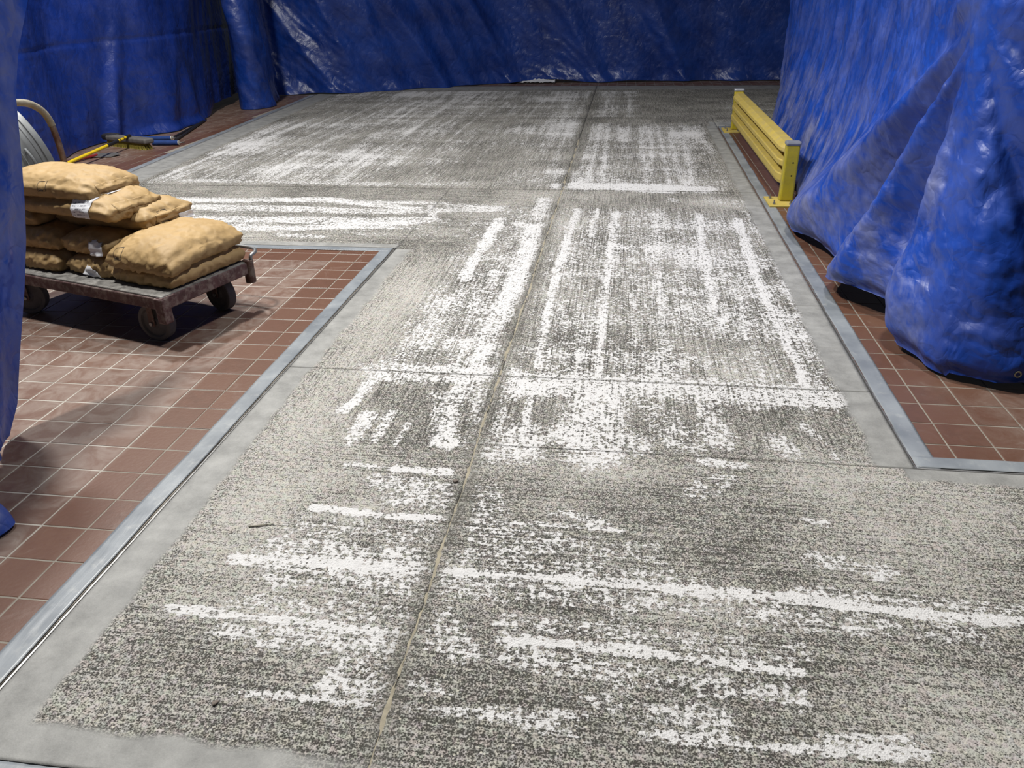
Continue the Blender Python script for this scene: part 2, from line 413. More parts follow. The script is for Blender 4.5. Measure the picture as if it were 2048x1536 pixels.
# floor residue: (density, [(x, y, width) ...]) in metres
STROKES=[
(0.85,[(-0.864,5.51,0.103),(-0.879,4.783,0.09),(-0.873,4.205,0.079)]),
(0.6,[(-0.895,3.955,0.08),(-0.885,3.594,0.074),(-0.875,3.225,0.068)]),
(0.55,[(-0.731,3.893,0.046),(-0.758,3.539,0.042),(-0.782,3.234,0.039)]),
(0.7,[(-0.597,6.123,0.126),(-0.593,5.528,0.116)]),
(0.85,[(-0.607,5.33,0.155),(-0.565,4.806,0.146),(-0.571,4.23,0.138),(-0.586,3.831,0.13)]),
(0.8,[(-0.586,3.831,0.13),(-0.603,3.367,0.116),(-0.607,2.987,0.104)]),
(0.72,[(-0.632,2.888,0.092),(-0.632,2.626,0.083),(-0.613,2.401,0.076)]),
(0.85,[(-0.323,5.83,0.07),(-0.334,5.163,0.064),(-0.357,4.426,0.056),(-0.355,3.925,0.049),(-0.342,3.391,0.043),(-0.334,3.089,0.04)]),
(0.8,[(-0.174,5.839,0.053),(-0.19,5.114,0.048)]),
(0.85,[(-0.035,5.775,0.059),(-0.051,4.845,0.051),(-0.064,4.272,0.046),(-0.064,3.668,0.04),(-0.067,3.302,0.037),(-0.06,2.81,0.032)]),
(0.6,[(0.075,4.039,0.035),(0.09,3.682,0.032),(0.083,3.006,0.027)]),
(0.65,[(0.248,5.722,0.072),(0.241,5.088,0.065),(0.233,4.296,0.056),(0.231,3.695,0.05),(0.228,3.021,0.042)]),
(0.8,[(0.564,5.743,0.072),(0.522,4.889,0.063),(0.513,4.32,0.057),(0.508,3.856,0.052)]),
(0.7,[(0.515,3.72,0.08),(0.523,3.562,0.077)]),
(0.88,[(0.823,5.623,0.072),(0.799,5.017,0.066),(0.787,4.518,0.061),(0.777,4.024,0.056),(0.787,3.617,0.053),(0.796,3.276,0.048),(0.792,3.007,0.044)]),
(0.6,[(0.395,6.183,0.097),(0.41,6.104,0.096)]),
(0.38,[(-0.737,5.658,0.486),(-0.718,3.894,0.355),(-0.715,3.026,0.292)]),
(0.4,[(-0.223,5.692,0.332),(-0.214,4.259,0.259),(-0.211,3.075,0.199)]),
(0.42,[(0.176,5.718,0.398),(0.175,3.971,0.29),(0.176,3.015,0.232)]),
(0.38,[(0.631,5.61,0.432),(0.602,4.327,0.343),(0.565,3.151,0.262)]),
(0.4,[(0.002,5.187,0.167),(1.036,5.146,0.161)]),
(0.45,[(-0.302,3.93,0.224),(0.781,3.88,0.214)]),
(0.5,[(-0.304,3.646,0.159),(0.169,3.689,0.158)]),
(0.5,[(-0.163,4.396,0.269),(0.685,4.334,0.259)]),
(0.75,[(-1.022,2.986,0.196),(-0.705,2.977,0.195),(-0.489,3.008,0.198)]),
(0.68,[(-0.432,2.908,0.233),(-0.054,2.946,0.232),(0.256,2.953,0.231),(0.555,2.916,0.225),(0.83,2.922,0.22)]),
(0.8,[(-1.029,2.935,0.059),(-1.037,2.712,0.059),(-1.058,2.616,0.064)]),
(0.7,[(-0.952,2.573,0.08),(-0.956,2.4,0.076)]),
(0.7,[(-0.864,2.623,0.042),(-0.871,2.391,0.039)]),
(0.65,[(-0.779,2.532,0.027),(-0.786,2.375,0.026)]),
(0.62,[(-0.505,2.765,0.164),(-0.44,2.491,0.15),(-0.439,2.367,0.15)]),
(0.85,[(-0.337,2.826,0.033),(-0.324,2.579,0.031)]),
(0.68,[(-0.328,2.503,0.17),(-0.322,2.379,0.164)]),
(0.72,[(-0.058,2.768,0.259),(-0.053,2.408,0.233)]),
(0.6,[(-0.708,2.789,0.103),(-0.603,2.402,0.092)]),
(0.5,[(0.131,2.83,0.152),(0.221,2.597,0.144),(0.27,2.494,0.145)]),
(0.55,[(0.354,2.896,0.131),(0.376,2.69,0.123),(0.396,2.507,0.117)]),
(0.6,[(0.22,3.068,0.198),(0.227,2.973,0.193)]),
(0.55,[(0.589,2.563,0.095),(0.643,2.465,0.092)]),
(0.6,[(0.709,2.686,0.041),(0.76,2.581,0.036),(0.796,2.441,0.032)]),
(0.7,[(0.208,2.523,0.049),(0.225,2.489,0.048)]),
(0.5,[(0.384,2.577,0.093),(0.412,2.491,0.09)]),
(0.7,[(-0.17,2.519,0.179),(0.071,2.473,0.175)]),
(0.85,[(-0.743,2.219,0.044),(-0.555,2.22,0.043)]),
(0.8,[(-0.929,2.231,0.025),(-0.725,2.22,0.025)]),
(0.55,[(-0.773,2.137,0.112),(-0.556,2.102,0.11)]),
(0.5,[(-0.695,2.043,0.096),(-0.514,2.063,0.095)]),
(0.45,[(-0.431,2.16,0.105),(-0.362,1.998,0.099)]),
(0.65,[(0.332,2.382,0.06),(0.449,2.363,0.059)]),
(0.45,[(0.268,2.192,0.098),(0.406,2.28,0.1)]),
(0.5,[(-0.164,2.02,0.057),(-0.021,1.996,0.056)]),
(0.9,[(-0.938,1.967,0.039),(-0.719,1.953,0.038),(-0.514,1.949,0.038)]),
(0.7,[(-0.514,1.949,0.021),(-0.237,1.959,0.02),(0.042,1.96,0.02)]),
(0.4,[(-0.953,1.867,0.098),(-0.504,1.867,0.096)]),
(0.42,[(-0.417,1.901,0.106),(0.13,1.856,0.102)]),
(0.98,[(-1.08,1.696,0.044),(-0.918,1.7,0.044),(-0.738,1.707,0.043),(-0.44,1.711,0.042),(-0.223,1.714,0.042),(-0.011,1.717,0.042),(0.236,1.709,0.041),(0.398,1.711,0.04),(0.581,1.705,0.04),(0.731,1.692,0.04),(0.905,1.686,0.038),(1.087,1.689,0.038)]),
(0.6,[(-1.007,1.762,0.092),(-0.757,1.767,0.09),(-0.508,1.749,0.087)]),
(0.6,[(-0.941,1.645,0.096),(-0.718,1.649,0.094),(-0.496,1.637,0.091)]),
(0.5,[(-0.454,1.778,0.08),(-0.127,1.759,0.078),(0.239,1.748,0.076)]),
(0.5,[(-0.43,1.661,0.114),(-0.009,1.659,0.111),(0.515,1.634,0.106)]),
(0.45,[(0.206,1.644,0.078),(0.64,1.63,0.075),(0.955,1.623,0.073)]),
(0.5,[(0.535,1.741,0.049),(0.922,1.737,0.049),(1.099,1.72,0.049)]),
(0.6,[(0.888,1.637,0.045),(0.971,1.633,0.045)]),
(0.9,[(-1.173,1.479,0.031),(-0.996,1.473,0.03),(-0.797,1.47,0.03),(-0.657,1.464,0.029),(-0.5,1.457,0.029)]),
(0.5,[(-0.992,1.525,0.076),(-0.751,1.534,0.075),(-0.517,1.523,0.072)]),
(0.58,[(-0.975,1.414,0.078),(-0.774,1.411,0.077),(-0.492,1.401,0.075)]),
(0.55,[(-0.455,1.521,0.104),(-0.342,1.428,0.099)]),
(0.5,[(-0.254,1.526,0.065),(-0.005,1.533,0.064),(0.162,1.53,0.063)]),
(0.92,[(-0.245,1.466,0.038),(-0.066,1.474,0.037),(0.097,1.469,0.037),(0.244,1.46,0.036),(0.47,1.449,0.036)]),
(0.55,[(-0.239,1.423,0.075),(-0.0,1.395,0.073),(0.238,1.377,0.071),(0.462,1.374,0.069)]),
(0.5,[(0.223,1.511,0.086),(0.48,1.508,0.085)]),
(0.75,[(-0.866,1.228,0.017),(-0.754,1.233,0.017)]),
(0.8,[(-0.754,1.233,0.023),(-0.508,1.233,0.022),(-0.341,1.236,0.022),(-0.154,1.233,0.022)]),
(0.7,[(-0.649,1.286,0.086),(-0.519,1.271,0.085)]),
(0.65,[(-0.453,1.302,0.049),(-0.365,1.29,0.049)]),
(0.6,[(-0.631,1.344,0.06),(-0.537,1.331,0.06)]),
(0.6,[(0.13,1.284,0.079),(0.263,1.273,0.078)]),
(0.75,[(0.128,1.23,0.045),(0.313,1.224,0.045)]),
(0.85,[(0.312,1.22,0.018),(0.484,1.234,0.018)]),
(0.85,[(0.505,1.233,0.033),(0.704,1.246,0.033)]),
(0.6,[(0.511,1.263,0.04),(0.711,1.268,0.039)]),
(0.45,[(-0.153,1.223,0.054),(-0.038,1.21,0.053)]),
(0.55,[(-0.273,1.25,0.022),(-0.018,1.253,0.022)]),
(0.5,[(0.618,1.888,0.081),(0.774,1.851,0.079)]),
(0.6,[(0.61,2.066,0.037),(0.668,2.06,0.037)]),
(0.6,[(-0.342,1.825,0.032),(-0.163,1.834,0.032)]),
(0.35,[(-0.02,1.309,0.087),(0.118,1.269,0.084)]),
(0.8,[(-3.705,5.938,0.148),(-3.058,5.943,0.149),(-2.368,6.018,0.142),(-1.863,5.855,0.122),(-1.564,5.781,0.123)]),
(0.7,[(-3.522,5.689,0.152),(-2.453,5.695,0.148),(-1.81,5.676,0.144)]),
(0.65,[(-3.114,5.387,0.153),(-2.342,5.411,0.152),(-1.375,5.476,0.151)]),
(0.75,[(-2.807,5.164,0.141),(-2.25,5.177,0.145),(-1.466,5.388,0.15)]),
(0.7,[(-3.018,5.202,0.179),(-2.556,5.194,0.177)]),
(0.7,[(-1.469,5.879,0.063),(-1.346,5.478,0.06)]),
(0.6,[(-2.333,5.02,0.092),(-2.034,4.993,0.09)]),
(0.5,[(-1.857,5.103,0.08),(-1.695,5.041,0.079)]),
(0.6,[(-3.904,6.632,0.139),(-3.008,6.638,0.135),(-2.393,6.591,0.131),(-2.034,6.591,0.133)]),
(0.85,[(-0.476,6.617,0.259),(0.108,6.612,0.256),(0.672,6.535,0.249)]),
(0.9,[(0.026,6.535,0.175),(0.348,6.465,0.172)]),
(0.6,[(-0.561,7.152,0.329),(-0.306,6.571,0.303)]),
(0.4,[(0.751,6.125,0.211),(0.962,6.03,0.207)]),
(0.35,[(0.682,6.2,0.16),(1.119,6.101,0.157)]),
]

# ================================================================== FLOOR
def seg_density(X, Y):
    D = np.zeros_like(X)
    wob = .035 * fbm(X * 8, Y * 5, 4, 4)
    for d, pts in STROKES:
        P = np.array(pts)
        x0, x1 = P[:, 0].min() - .5, P[:, 0].max() + .5; y0, y1 = P[:, 1].min() - .5, P[:, 1].max() + .5
        sel = (X > x0) & (X < x1) & (Y > y0) & (Y < y1)
        if not sel.any(): continue
        x = X[sel]; y = Y[sel]; best = np.zeros(x.shape)
        for a, b in zip(P[:-1], P[1:]):
            v = b[:2] - a[:2]; L = v @ v
            t = np.clip(((x - a[0]) * v[0] + (y - a[1]) * v[1]) / L, 0, 1)
            dist = np.hypot(x - a[0] - t * v[0], y - a[1] - t * v[1])
            hw = .5 * (a[2] + (b[2] - a[2]) * t)
            e = dist + wob[sel] * np.clip(hw / .045, .12, 1) - hw
            best = np.maximum(best, d * .93 * (1 - ss(-.55, .75, e / np.maximum(hw, .02))))
        D[sel] = np.maximum(D[sel], best)
    return D
def far_left(y): return -4.50 - (y - 5.0) * .0635
def conc_attrs(X, Y):
    w = seg_density(X, Y)
    jit = .05 * fbm(X * 4, Y * 2, 21, 3)
    # the cross-hatched back half, left and right of the long joint
    sY = np.clip(1 - np.abs(pn(X * 5.2, Y * .22, 31)) * 3.2, 0, 1); sY2 = ss(.0, .5, pn(X * 3.1, Y * .35, 33))
    sX = np.clip(1 - np.abs(pn(X * .35, Y * 1.9, 35)) * 3.0, 0, 1); sX2 = ss(.0, .5, pn(X * .8, Y * 1.1, 37))
    sY3 = np.clip(1 - np.abs(pn(X * 8.5, Y * .16, 39)) * 5.0, 0, 1); hat = .20 + .28 * sY + .30 * sY3 + .10 * sY2 + .22 * sX + .20 * sX2
    pat = ss(-.35, .25, fbm(X * .8, Y * .55, 41, 3))
    mA = ss(.28, .42, X - far_left(Y) + jit) * ss(6.46, 6.6, Y + jit) * ss(13.45, 13.25, Y + jit) * ss(-.45, -.6, X + jit * .4)
    hole = 1 - .75 * np.exp(-(((X + 1.1) / .75) ** 2 + ((Y - 7.6) / 1.1) ** 2))
    mB = ss(-.44, -.36, X + jit * .4) * ss(.98, .86, X + jit) * ss(6.5, 6.6, Y) * ss(10.3, 9.6, Y + 3 * jit)
    mC = ss(-.55, -.4, X) * ss(.35, .05, X + 3 * jit) * ss(10.45, 10.6, Y) * ss(13.4, 13.2, Y)
    w = np.maximum(w, mA * hole * hat * (.62 + .38 * pat)); w = np.maximum(w, mB * (.26 + .36 * sY + .22 * sX2 + .16 * sX)); w = np.maximum(w, mC * hat * .8)
    w = w; mF = ss(1.0, 1.5, X) * ss(10.5, 10.9, Y) * ss(12.4, 11.6, Y); w = np.maximum(w, mF * .36 * (.5 + sX))
    # fine cross strokes inside the corridor
    mM = ss(-1.15, -.95, X) * ss(.98, .9, X) * ss(2.75, 3.1, Y) * ss(6.1, 5.7, Y)
    gX = ss(.05, .45, pn(X * .9, Y * 4.2, 51)); gY = ss(.0, .4, pn(X * 9.0, Y * .7, 53))
    w = np.maximum(w, mM * (.25 + .24 * gX + .22 * gY))
    mZ = ss(-4.2, -4.0, X) * ss(-.75, -.95, X + jit) * ss(5.0, 5.12, Y + jit) * ss(6.1, 5.95, Y + jit)
    w = np.maximum(w, mZ * (.22 + .42 * ss(-.1, .3, pn(X * .7, Y * 5.5, 57))))
    w = w * (.86 + .30 * fbm(X * 2.2, Y * 2.2, 55, 3))
    # trowelled margin along the edges
    e = .022 * fbm(X * 7, Y * 7, 61, 3) + .006 * np.sin(Y * 160) * 0
    dl = np.where(Y < 4.74, X + 1.435, 9.0); dl = np.where((Y >= 4.74), np.minimum(X - far_left(Y), np.where(X < -1.43, (Y - 4.775) * 1.2, 9.0)), dl)
    wl = np.where(Y < 4.74, .135 - .03 * ss(1.2, 3.0, Y), np.where(X - far_left(Y) < .5, .30, .10))
    sm = ss(.012, -.012, dl - wl + e)
    edge_r = 1.035 + (Y - 2.4) * .006
    dr = np.where((Y > 2.41) & (Y < 9.8), edge_r - X, 9.0)
    sm = np.maximum(sm, ss(.016, -.016, dr - .125 + e))
    sm = np.maximum(sm, np.where((X > 1.0) & (Y < 2.42), ss(.015, -.015, 2.41 - Y - .075 + e), 0))
    sm = np.maximum(sm, np.where((X > 1.0) & (Y > 9.7), ss(.05, -.05, Y - 9.8 - .3 + e), 0))
    sm = np.maximum(sm, ss(.012, -.012, (Y - 1.0) - .085 - .25 * np.clip(-.55 - X, 0, .0) + e) * ss(-.35, -.75, X))
    sm = np.maximum(sm, ss(-.1, .1, Y - 13.5 + e * 3))
    # pale dusting
    cr = .9 * np.exp(-(((X + 1.15) / .20) ** 2)) * ss(1.2, 1.7, Y) * ss(4.7, 4.2, Y)
    for cx, cy, sx_, sy_, a in ((.75, 2.3, .35, .18, .9), (1.25, 2.1, .6, .25, .8), (.1, 2.3, .4, .12, .6), (.95, 1.25, .35, .2, .8), (.35, 1.65, .2, .12, .5), (-.55, 6.25, .5, .3, .6), (.75, 6.1, .3, .2, .9), (.55, 3.1, .16, .1, .9), (-.8, 2.0, .15, .1, .7), (-.95, 1.5, .25, .1, .6), (-1.1, 1.2, .15, .1, .6), (-.35, 5.2, .12, .9, .6)):
        cr = np.maximum(cr, a * np.exp(-(((X - cx) / sx_) ** 2 + ((Y - cy) / sy_) ** 2)))
    dk = .65 * np.exp(-((X + .485 + .02 * pn(Y * 2, Y * 0 + .5, 71)) / .035) ** 2) * ss(.9, 1.2, Y) * (.55 + .6 * pn(Y * 1.7, X * 0 + 3.3, 73))
    for yj in (2.98, 6.455, 10.41):
        dk = np.maximum(dk, (.3 if yj < 5 else .5) * np.exp(-((Y - yj) / (.007 + .006 * (yj > 5))) ** 2))
    # hairline map of saw marks across the corridor
    for yj, a in ((3.42, .5), (3.95, .4), (4.55, .35), (5.2, .35), (2.62, .25), (1.93, .3), (8.3, .35)):
        dk = np.maximum(dk, a * np.exp(-((Y - yj - .012 * pn(X * 1.3, X * 0 + yj, 75)) / .006) ** 2) * ss(-.1, .3, pn(X * 1.1, X * 0 + yj * 3, 77) + .1) * (X > -.45))
    w = w * (1 - .75 * np.clip(dk, 0, 1)) * (1 - .8 * np.exp(-((X + .48) / .03) ** 2))
    yd = ss(2.35, 2.6, Y); yd = yd * (1 - ss(-.6, -.9, X) * ss(4.7, 4.8, Y) * ss(6.5, 6.4, Y))
    return dict(white=np.clip(w, 0, 1), smooth=np.clip(sm, 0, 1), cream=np.clip(cr, 0, 1), dark=np.clip(dk, 0, 1), ydir=yd)

floor = mesh_obj('floor', [(-7, .2, -.031), (6, .2, -.031), (6, 16, -.031), (-7, 16, -.031)], [(0, 1, 2, 3)], M_SUB)
tag(floor, 'scarified grey concrete floor with broken white coating residue', kind='structure')
def slab(quad, res):
    """quad: four plan corners, counter-clockwise from near-left"""
    q = np.array(quad, float)
    nu = max(2, int(max(np.linalg.norm(q[1] - q[0]), np.linalg.norm(q[2] - q[3])) / res)); nv = max(2, int(max(np.linalg.norm(q[3] - q[0]), np.linalg.norm(q[2] - q[1])) / res))
    u = np.linspace(0, 1, nu + 1)[None, :, None]; v = np.linspace(0, 1, nv + 1)[:, None, None]
    P = (q[0] * (1 - u) + q[1] * u) * (1 - v) + (q[3] * (1 - u) + q[2] * u) * v
    X = P[..., 0].ravel(); Y = P[..., 1].ravel()
    A = conc_attrs(X, Y)
    Z = .004 + .0012 * fbm(X * 6, Y * 6, 81, 3) * (1 - A['smooth']) + .0006 * A['white']
    ids = np.arange((nu + 1) * (nv + 1)).reshape(nv + 1, nu + 1)
    F = np.stack([ids[:-1, :-1], ids[:-1, 1:], ids[1:, 1:], ids[1:, :-1]], -1).reshape(-1, 4)
    ring = np.concatenate([ids[0, :-1], ids[:-1, -1], ids[-1, :0:-1], ids[:0:-1, 0]])
    n0 = len(X); V = np.stack([X, Y, Z], 1); S = V[ring].copy(); S[:, 2] = -.03
    k = np.arange(len(ring)); k2 = (k + 1) % len(ring)
    F2 = np.stack([ring[k], n0 + k, n0 + k2, ring[k2]], 1)
    V = np.concatenate([V, S]); F = np.concatenate([F, F2])
    me = bpy.data.meshes.new('concrete_slab')
    me.vertices.add(len(V)); me.vertices.foreach_set('co', V.ravel().astype(np.float32))
    me.loops.add(F.size); me.loops.foreach_set('vertex_index', F.ravel().astype(np.int32))
    me.polygons.add(len(F)); me.polygons.foreach_set('loop_start', (np.arange(len(F)) * 4).astype(np.int32))
    me.update(); me.validate()
    for nme, arr in A.items():
        a = me.attributes.new(nme, 'FLOAT', 'POINT')
        full = np.concatenate([arr, arr[ring]]).astype(np.float32); a.data.foreach_set('value', full)
    me.materials.append(M_CONC)
    return link(bpy.data.objects.new('concrete_slab', me), floor)
XL = -1.435; XR = 1.036; J = .004
slab([(XL, .99), (-.4868, .99), (-.4868, 2.9785), (XL, 2.9785)], .010)
slab([(-.4842, .55), (2.9, .55), (2.9, 2.409), (-.4842, 2.409)], .011)
slab([(-.4842, 2.413), (XR, 2.413), (XR, 2.9785), (-.4842, 2.9785)], .010)
slab([(XL, 2.9815), (-.4868, 2.9815), (-.4868, 6.448), (XL + .01, 6.448)], .014)
slab([(-.4842, 2.9815), (XR, 2.9815), (XR + .022, 6.448), (-.4842, 6.448)], .014)
slab([(far_left(4.78), 4.78), (XL + .0050, 4.78), (XL + .0098, 6.448), (far_left(6.45), 6.448)], .02)
slab([(far_left(6.46), 6.462), (-.4868, 6.462), (-.4868, 10.40), (far_left(10.4), 10.40)], .028)
slab([(-.4842, 6.462), (XR + .022, 6.462), (XR + .042, 10.40), (-.4842, 10.40)], .022)
slab([(XR + .046, 9.81), (5.4, 9.81), (5.4, 10.40), (XR + .046, 10.40)], .035)
slab([(far_left(10.42), 10.42), (-.4868, 10.42), (-.4868, 14.0), (far_left(14), 14.0)], .034)
slab([(-.4842, 10.42), (5.4, 10.42), (5.4, 14.0), (-.4842, 14.0)], .034)

# beige filler in the long joint: ragged strip, one piece per slab length
def filler(y0, y1, wmean, seed):
    n = int((y1 - y0) / .018); ys = np.linspace(y0, y1, n)
    c = -.486 + .012 * pn(ys * 2.1, ys * 0 + seed, seed) + .004 * pn(ys * 22, ys * 0, seed + 1)
    hw = wmean * np.clip(.55 + 1.1 * pn(ys * 6, ys * 0 + 2, seed + 2) + 1.1 * pn(ys * 31, ys * 0, seed + 3), .10, 1.8)
    V = []; F = []
    for i in range(n):
        off = hw[i]; w2 = off * (.5 + .5 * abs(pn(ys[i] * 40, 0.3, seed + 5)))
        V += [(c[i] - off, ys[i], .0030), (c[i], ys[i], .0049), (c[i] + w2, ys[i], .0030)]
    for i in range(n - 1):
        a = 3 * i; F += [(a, a + 1, a + 4, a + 3), (a + 1, a + 2, a + 5, a + 4)]
    return mesh_obj('joint_filler', V, F, M_FILL, floor, True)
filler(.95, 2.97, .012, 3); filler(2.99, 6.44, .016, 9); filler(6.47, 8.9, .016, 15)

# ---- quarry tiles: one shared mesh, each tile an object
PITCH = .158
def tile_mesh():
    h = PITCH / 2 - .0032; b = .0022; V = []
    for z, k in ((0, h - b), (-.0010, h), (-.02, h)):
        V += [(-k, -k, z), (k, -k, z), (k, k, z), (-k, k, z)]
    F = [(0, 1, 2, 3)]
    for r in (0, 4):
        for i in range(4): F.append((r + i, r + 4 + i, r + 4 + (i + 1) % 4, r + (i + 1) % 4))
    me = bpy.data.meshes.new('tile'); me.from_pydata(V, [], F); me.materials.append(M_TILE); me.update(); return me
TILE = tile_mesh()
def lay(bed, x, y):
    o = bpy.data.objects.new('tile', TILE); COL.objects.link(o); o.parent = bed
    o.location = (x, y, random.uniform(-.0006, .0006)); o.rotation_euler = (random.gauss(0, .0022), random.gauss(0, .0022), random.gauss(0, .003))
    return o
def field(bed, cells):
    """far or hidden tiles of a bed, joined"""
    V = []; F = []; h = PITCH / 2 - .0032
    for x, y in cells:
        n = len(V); V += [(x - h, y - h, 0), (x + h, y - h, 0), (x + h, y + h, 0), (x - h, y + h, 0)]; F.append((n, n + 1, n + 2, n + 3))
    return tag(mesh_obj('tile_field', V, F, M_TILE, bed), kind='stuff')
def bed(name, quad, label):
    return tag(mesh_obj(name, [(x, y, -.0016) for x, y in quad], [(0, 1, 2, 3)], M_GROUT), label, kind='structure')
bl = bed('floor_left', [(-6.9, .4), (-1.452, .4), (-1.452, 4.775), (-6.9, 4.775)], 'red-brown quarry tile floor beneath the loaded cart')
X0 = -1.6235 + PITCH / 2; Y0 = 2.103 - PITCH / 2
near_cells = []; rest = []
for j in range(0, 34):
    for i in range(-8, 18):
        x = X0 - j * PITCH; y = Y0 + i * PITCH
        if y > 4.77: continue
        vis = x > -1.92 - (y - 1.2) * .70 and x > -3.6 and y > 1.05
        (near_cells if vis else rest).append((x, y))
near_cells.sort(key=lambda c: c[1]); 
for c in near_cells[:300]: lay(bl, *c)
field(bl, rest + near_cells[300:])
bb = bed('floor_back', [(-6.9, 4.785), (-4.46, 4.785), (-5.09, 14.7), (-6.9, 14.7)], 'dusty brown tile strip along the left blue tarp')
far_cells = []; rest = []
for j in range(0, 14):
    for i in range(0, 62):
        x = -4.46 - j * PITCH; y = 4.87 + i * PITCH
        if x + PITCH / 2 > far_left(y) - .012 and x - PITCH / 2 > far_left(y): continue
        if x + PITCH / 2 > far_left(y) - .012: continue
        (far_cells if (6.6 < y < 12.6 and x > -5.75) else rest).append((x, y))
for c in far_cells[:300]: lay(bb, *c)
field(bb, rest + far_cells[300:])
br = bed('floor_right', [(1.05, 2.42), (4.6, 2.42), (4.6, 9.8), (1.05, 9.8)], 'red-brown tile floor under the yellow guard rail')
XR0 = 1.204 - PITCH / 2; YR0 = 2.593 - PITCH / 2; rest = []
for j in range(0, 22):
    for i in range(0, 46):
        x = XR0 + j * PITCH; y = YR0 + i * PITCH
        if y > 9.72: continue
        if (j < 3 and y < 9.75) or (j < 8 and y < 3.25): lay(br, x, y)
        else: rest.append((x, y))
field(br, rest)
tag(mesh_obj('floor_end', [(-5.1, 14.03, -.004), (5.4, 14.03, -.004), (5.4, 15.9, -.004), (-6.9, 15.9, -.004)], [(0, 1, 2, 3)], M_FAR), 'dark tile strip at the foot of the back tarp', kind='structure')

# ---- steel edge angle between tile and concrete
def trim(n, a, b, w=.005):
    a = Vector((a[0], a[1], 0)); b = Vector((b[0], b[1], 0)); t = (b - a); L = t.length; t.normalize(); nn = Vector((-t.y, t.x, 0))
    k = max(2, int(L / .03)); V = []; F = []
    for i in range(k + 1):
        p = a + t * (L * i / k); wob = random.uniform(-.0005, .0005); hw = w / 2 * random.uniform(.8, 1.1)
        for s, z in ((-1, -.02), (-1, .0035), (1, .0045), (1, -.02)):
            q = p + nn * (s * hw + wob); V.append((q.x, q.y, z))
    for i in range(k):
        for c in range(3): F.append((4 * i + c, 4 * i + 4 + c, 4 * i + 5 + c, 4 * i + 1 + c))
    return tag(mesh_obj('trim_%d' % n, V, F, M_TRIM), 'thin steel edging between tile and concrete', kind='structure')
trim(1, (XL - .006, .99), (XL - .006, 4.765)); trim(2, (XL, 4.775), (-4.5, 4.775)); trim(3, (XR + .006, 2.415), (XR + .05, 9.8)); trim(4, (XR, 2.416), (2.9, 2.416)); trim(5, (XR + .05, 9.805), (3, 9.805)); trim(6, (far_left(4.8) - .006, 4.8), (far_left(13) - .006, 13)); trim(7, (-5, 14.015), (5.4, 14.015))

# ---- duct tape
def tape(a, b, w, label, seed, z=.0022):
    a = np.array(a, float); b = np.array(b, float); t = b - a; L = np.linalg.norm(t); t /= L; nn = np.array([-t[1], t[0]])
    n = int(L / .022); m = 8; V = []; F = []
    for i in range(n + 1):
        s = L * i / n
        for j in range(m + 1):
            c = (j / m - .5); e = .0035 * float(pn(s * 3, 0.0, seed)) + .0016 * float(pn(s * 25, 1.0, seed)) * (abs(c) > .45)
            zz = z + .0026 * max(0, float(pn(s * 5 + c * 2, c * 9, seed + 1))) ** 1.5 * (1 - abs(c) * 1.2)
            p = a + t * s + nn * (c * w + e); V.append((p[0], p[1], zz))
    for i in range(n):
        for j in range(m):
            q = i * (m + 1) + j; F.append((q, q + 1, q + m + 2, q + m + 1))
    o = mesh_obj('duct_tape', V, F, M_TAPE, None, True)
    md = o.modifiers.new('thick', 'SOLIDIFY'); md.thickness = .0006; md.offset = 1
    return tag(o, label, 'tape', 'grey duct tape along the floor edges')
tape((-1.4925, .75), (-1.4925, 4.77), .075, 'grey duct tape running along the tiles below the loaded cart', 1)
tape((-1.455, 4.738), (-4.55, 4.738), .07, 'grey duct tape crossing behind the cart at the tile corner', 2, .0030)
tape((XR + .05, 2.42), (XR + .095, 9.795), .078, 'grey duct tape beside the yellow guard rail', 3)
tape((XR + .012, 2.462), (2.9, 2.462), .07, 'grey duct tape at the bottom right tile corner', 4, .0030)
tape((XR + .06, 9.77), (2.6, 9.77), .06, 'grey duct tape behind the far guard rail post', 5, .0030)
tape((far_left(5.2) - .055, 5.2), (far_left(12.95) - .055, 12.95), .075, 'dark grey duct tape along the far left tile strip', 6)
tape((-1.6, .955), (-.45, .955), .065, 'grey duct tape cut off at the bottom left picture edge', 7, .0035)

# ================================================================== TARPS
def tarp_mesh(name, P, UV, dust, mat, label, group='blue tarp curtains'):
    nv, nu = P.shape[:2]
    ids = np.arange(nu * nv).reshape(nv, nu)
    F = np.stack([ids[:-1, :-1], ids[:-1, 1:], ids[1:, 1:], ids[1:, :-1]], -1).reshape(-1, 4)
    me = bpy.data.meshes.new(name)
    me.vertices.add(nu * nv); me.vertices.foreach_set('co', P.reshape(-1).astype(np.float32))
    me.loops.add(F.size); me.loops.foreach_set('vertex_index', F.ravel().astype(np.int32))
    me.polygons.add(len(F)); me.polygons.foreach_set('loop_start', (np.arange(len(F)) * 4).astype(np.int32))
    me.update(); me.validate()
    me.polygons.foreach_set('use_smooth', [True] * len(me.polygons))
    uvl = me.uv_layers.new(name='UVMap'); uvl.data.foreach_set('uv', UV.reshape(-1, 2)[F.ravel()].ravel().astype(np.float32))
    a = me.attributes.new('dust', 'FLOAT', 'POINT'); a.data.foreach_set('value', np.broadcast_to(dust, (nv, nu)).ravel().astype(np.float32))
    me.materials.append(mat)
    o = link(bpy.data.objects.new(name, me))
    return tag(o, label, 'tarp', group)
def path_eval(ctrl, n):
    D = smooth_path(ctrl, 24); d = np.r_[0, np.cumsum(np.linalg.norm(np.diff(D, axis=0), axis=1))]
    s = np.linspace(0, d[-1], n)
    Q = np.stack([np.interp(s, d, D[:, k]) for k in range(2)], 1)
    T = np.gradient(Q, axis=0); T /= np.linalg.norm(T, axis=1)[:, None]
    return s, Q, np.stack([-T[:, 1], T[:, 0]], 1)       # left-hand normal
def ridge(x): return 1 - 2 * np.abs(x)

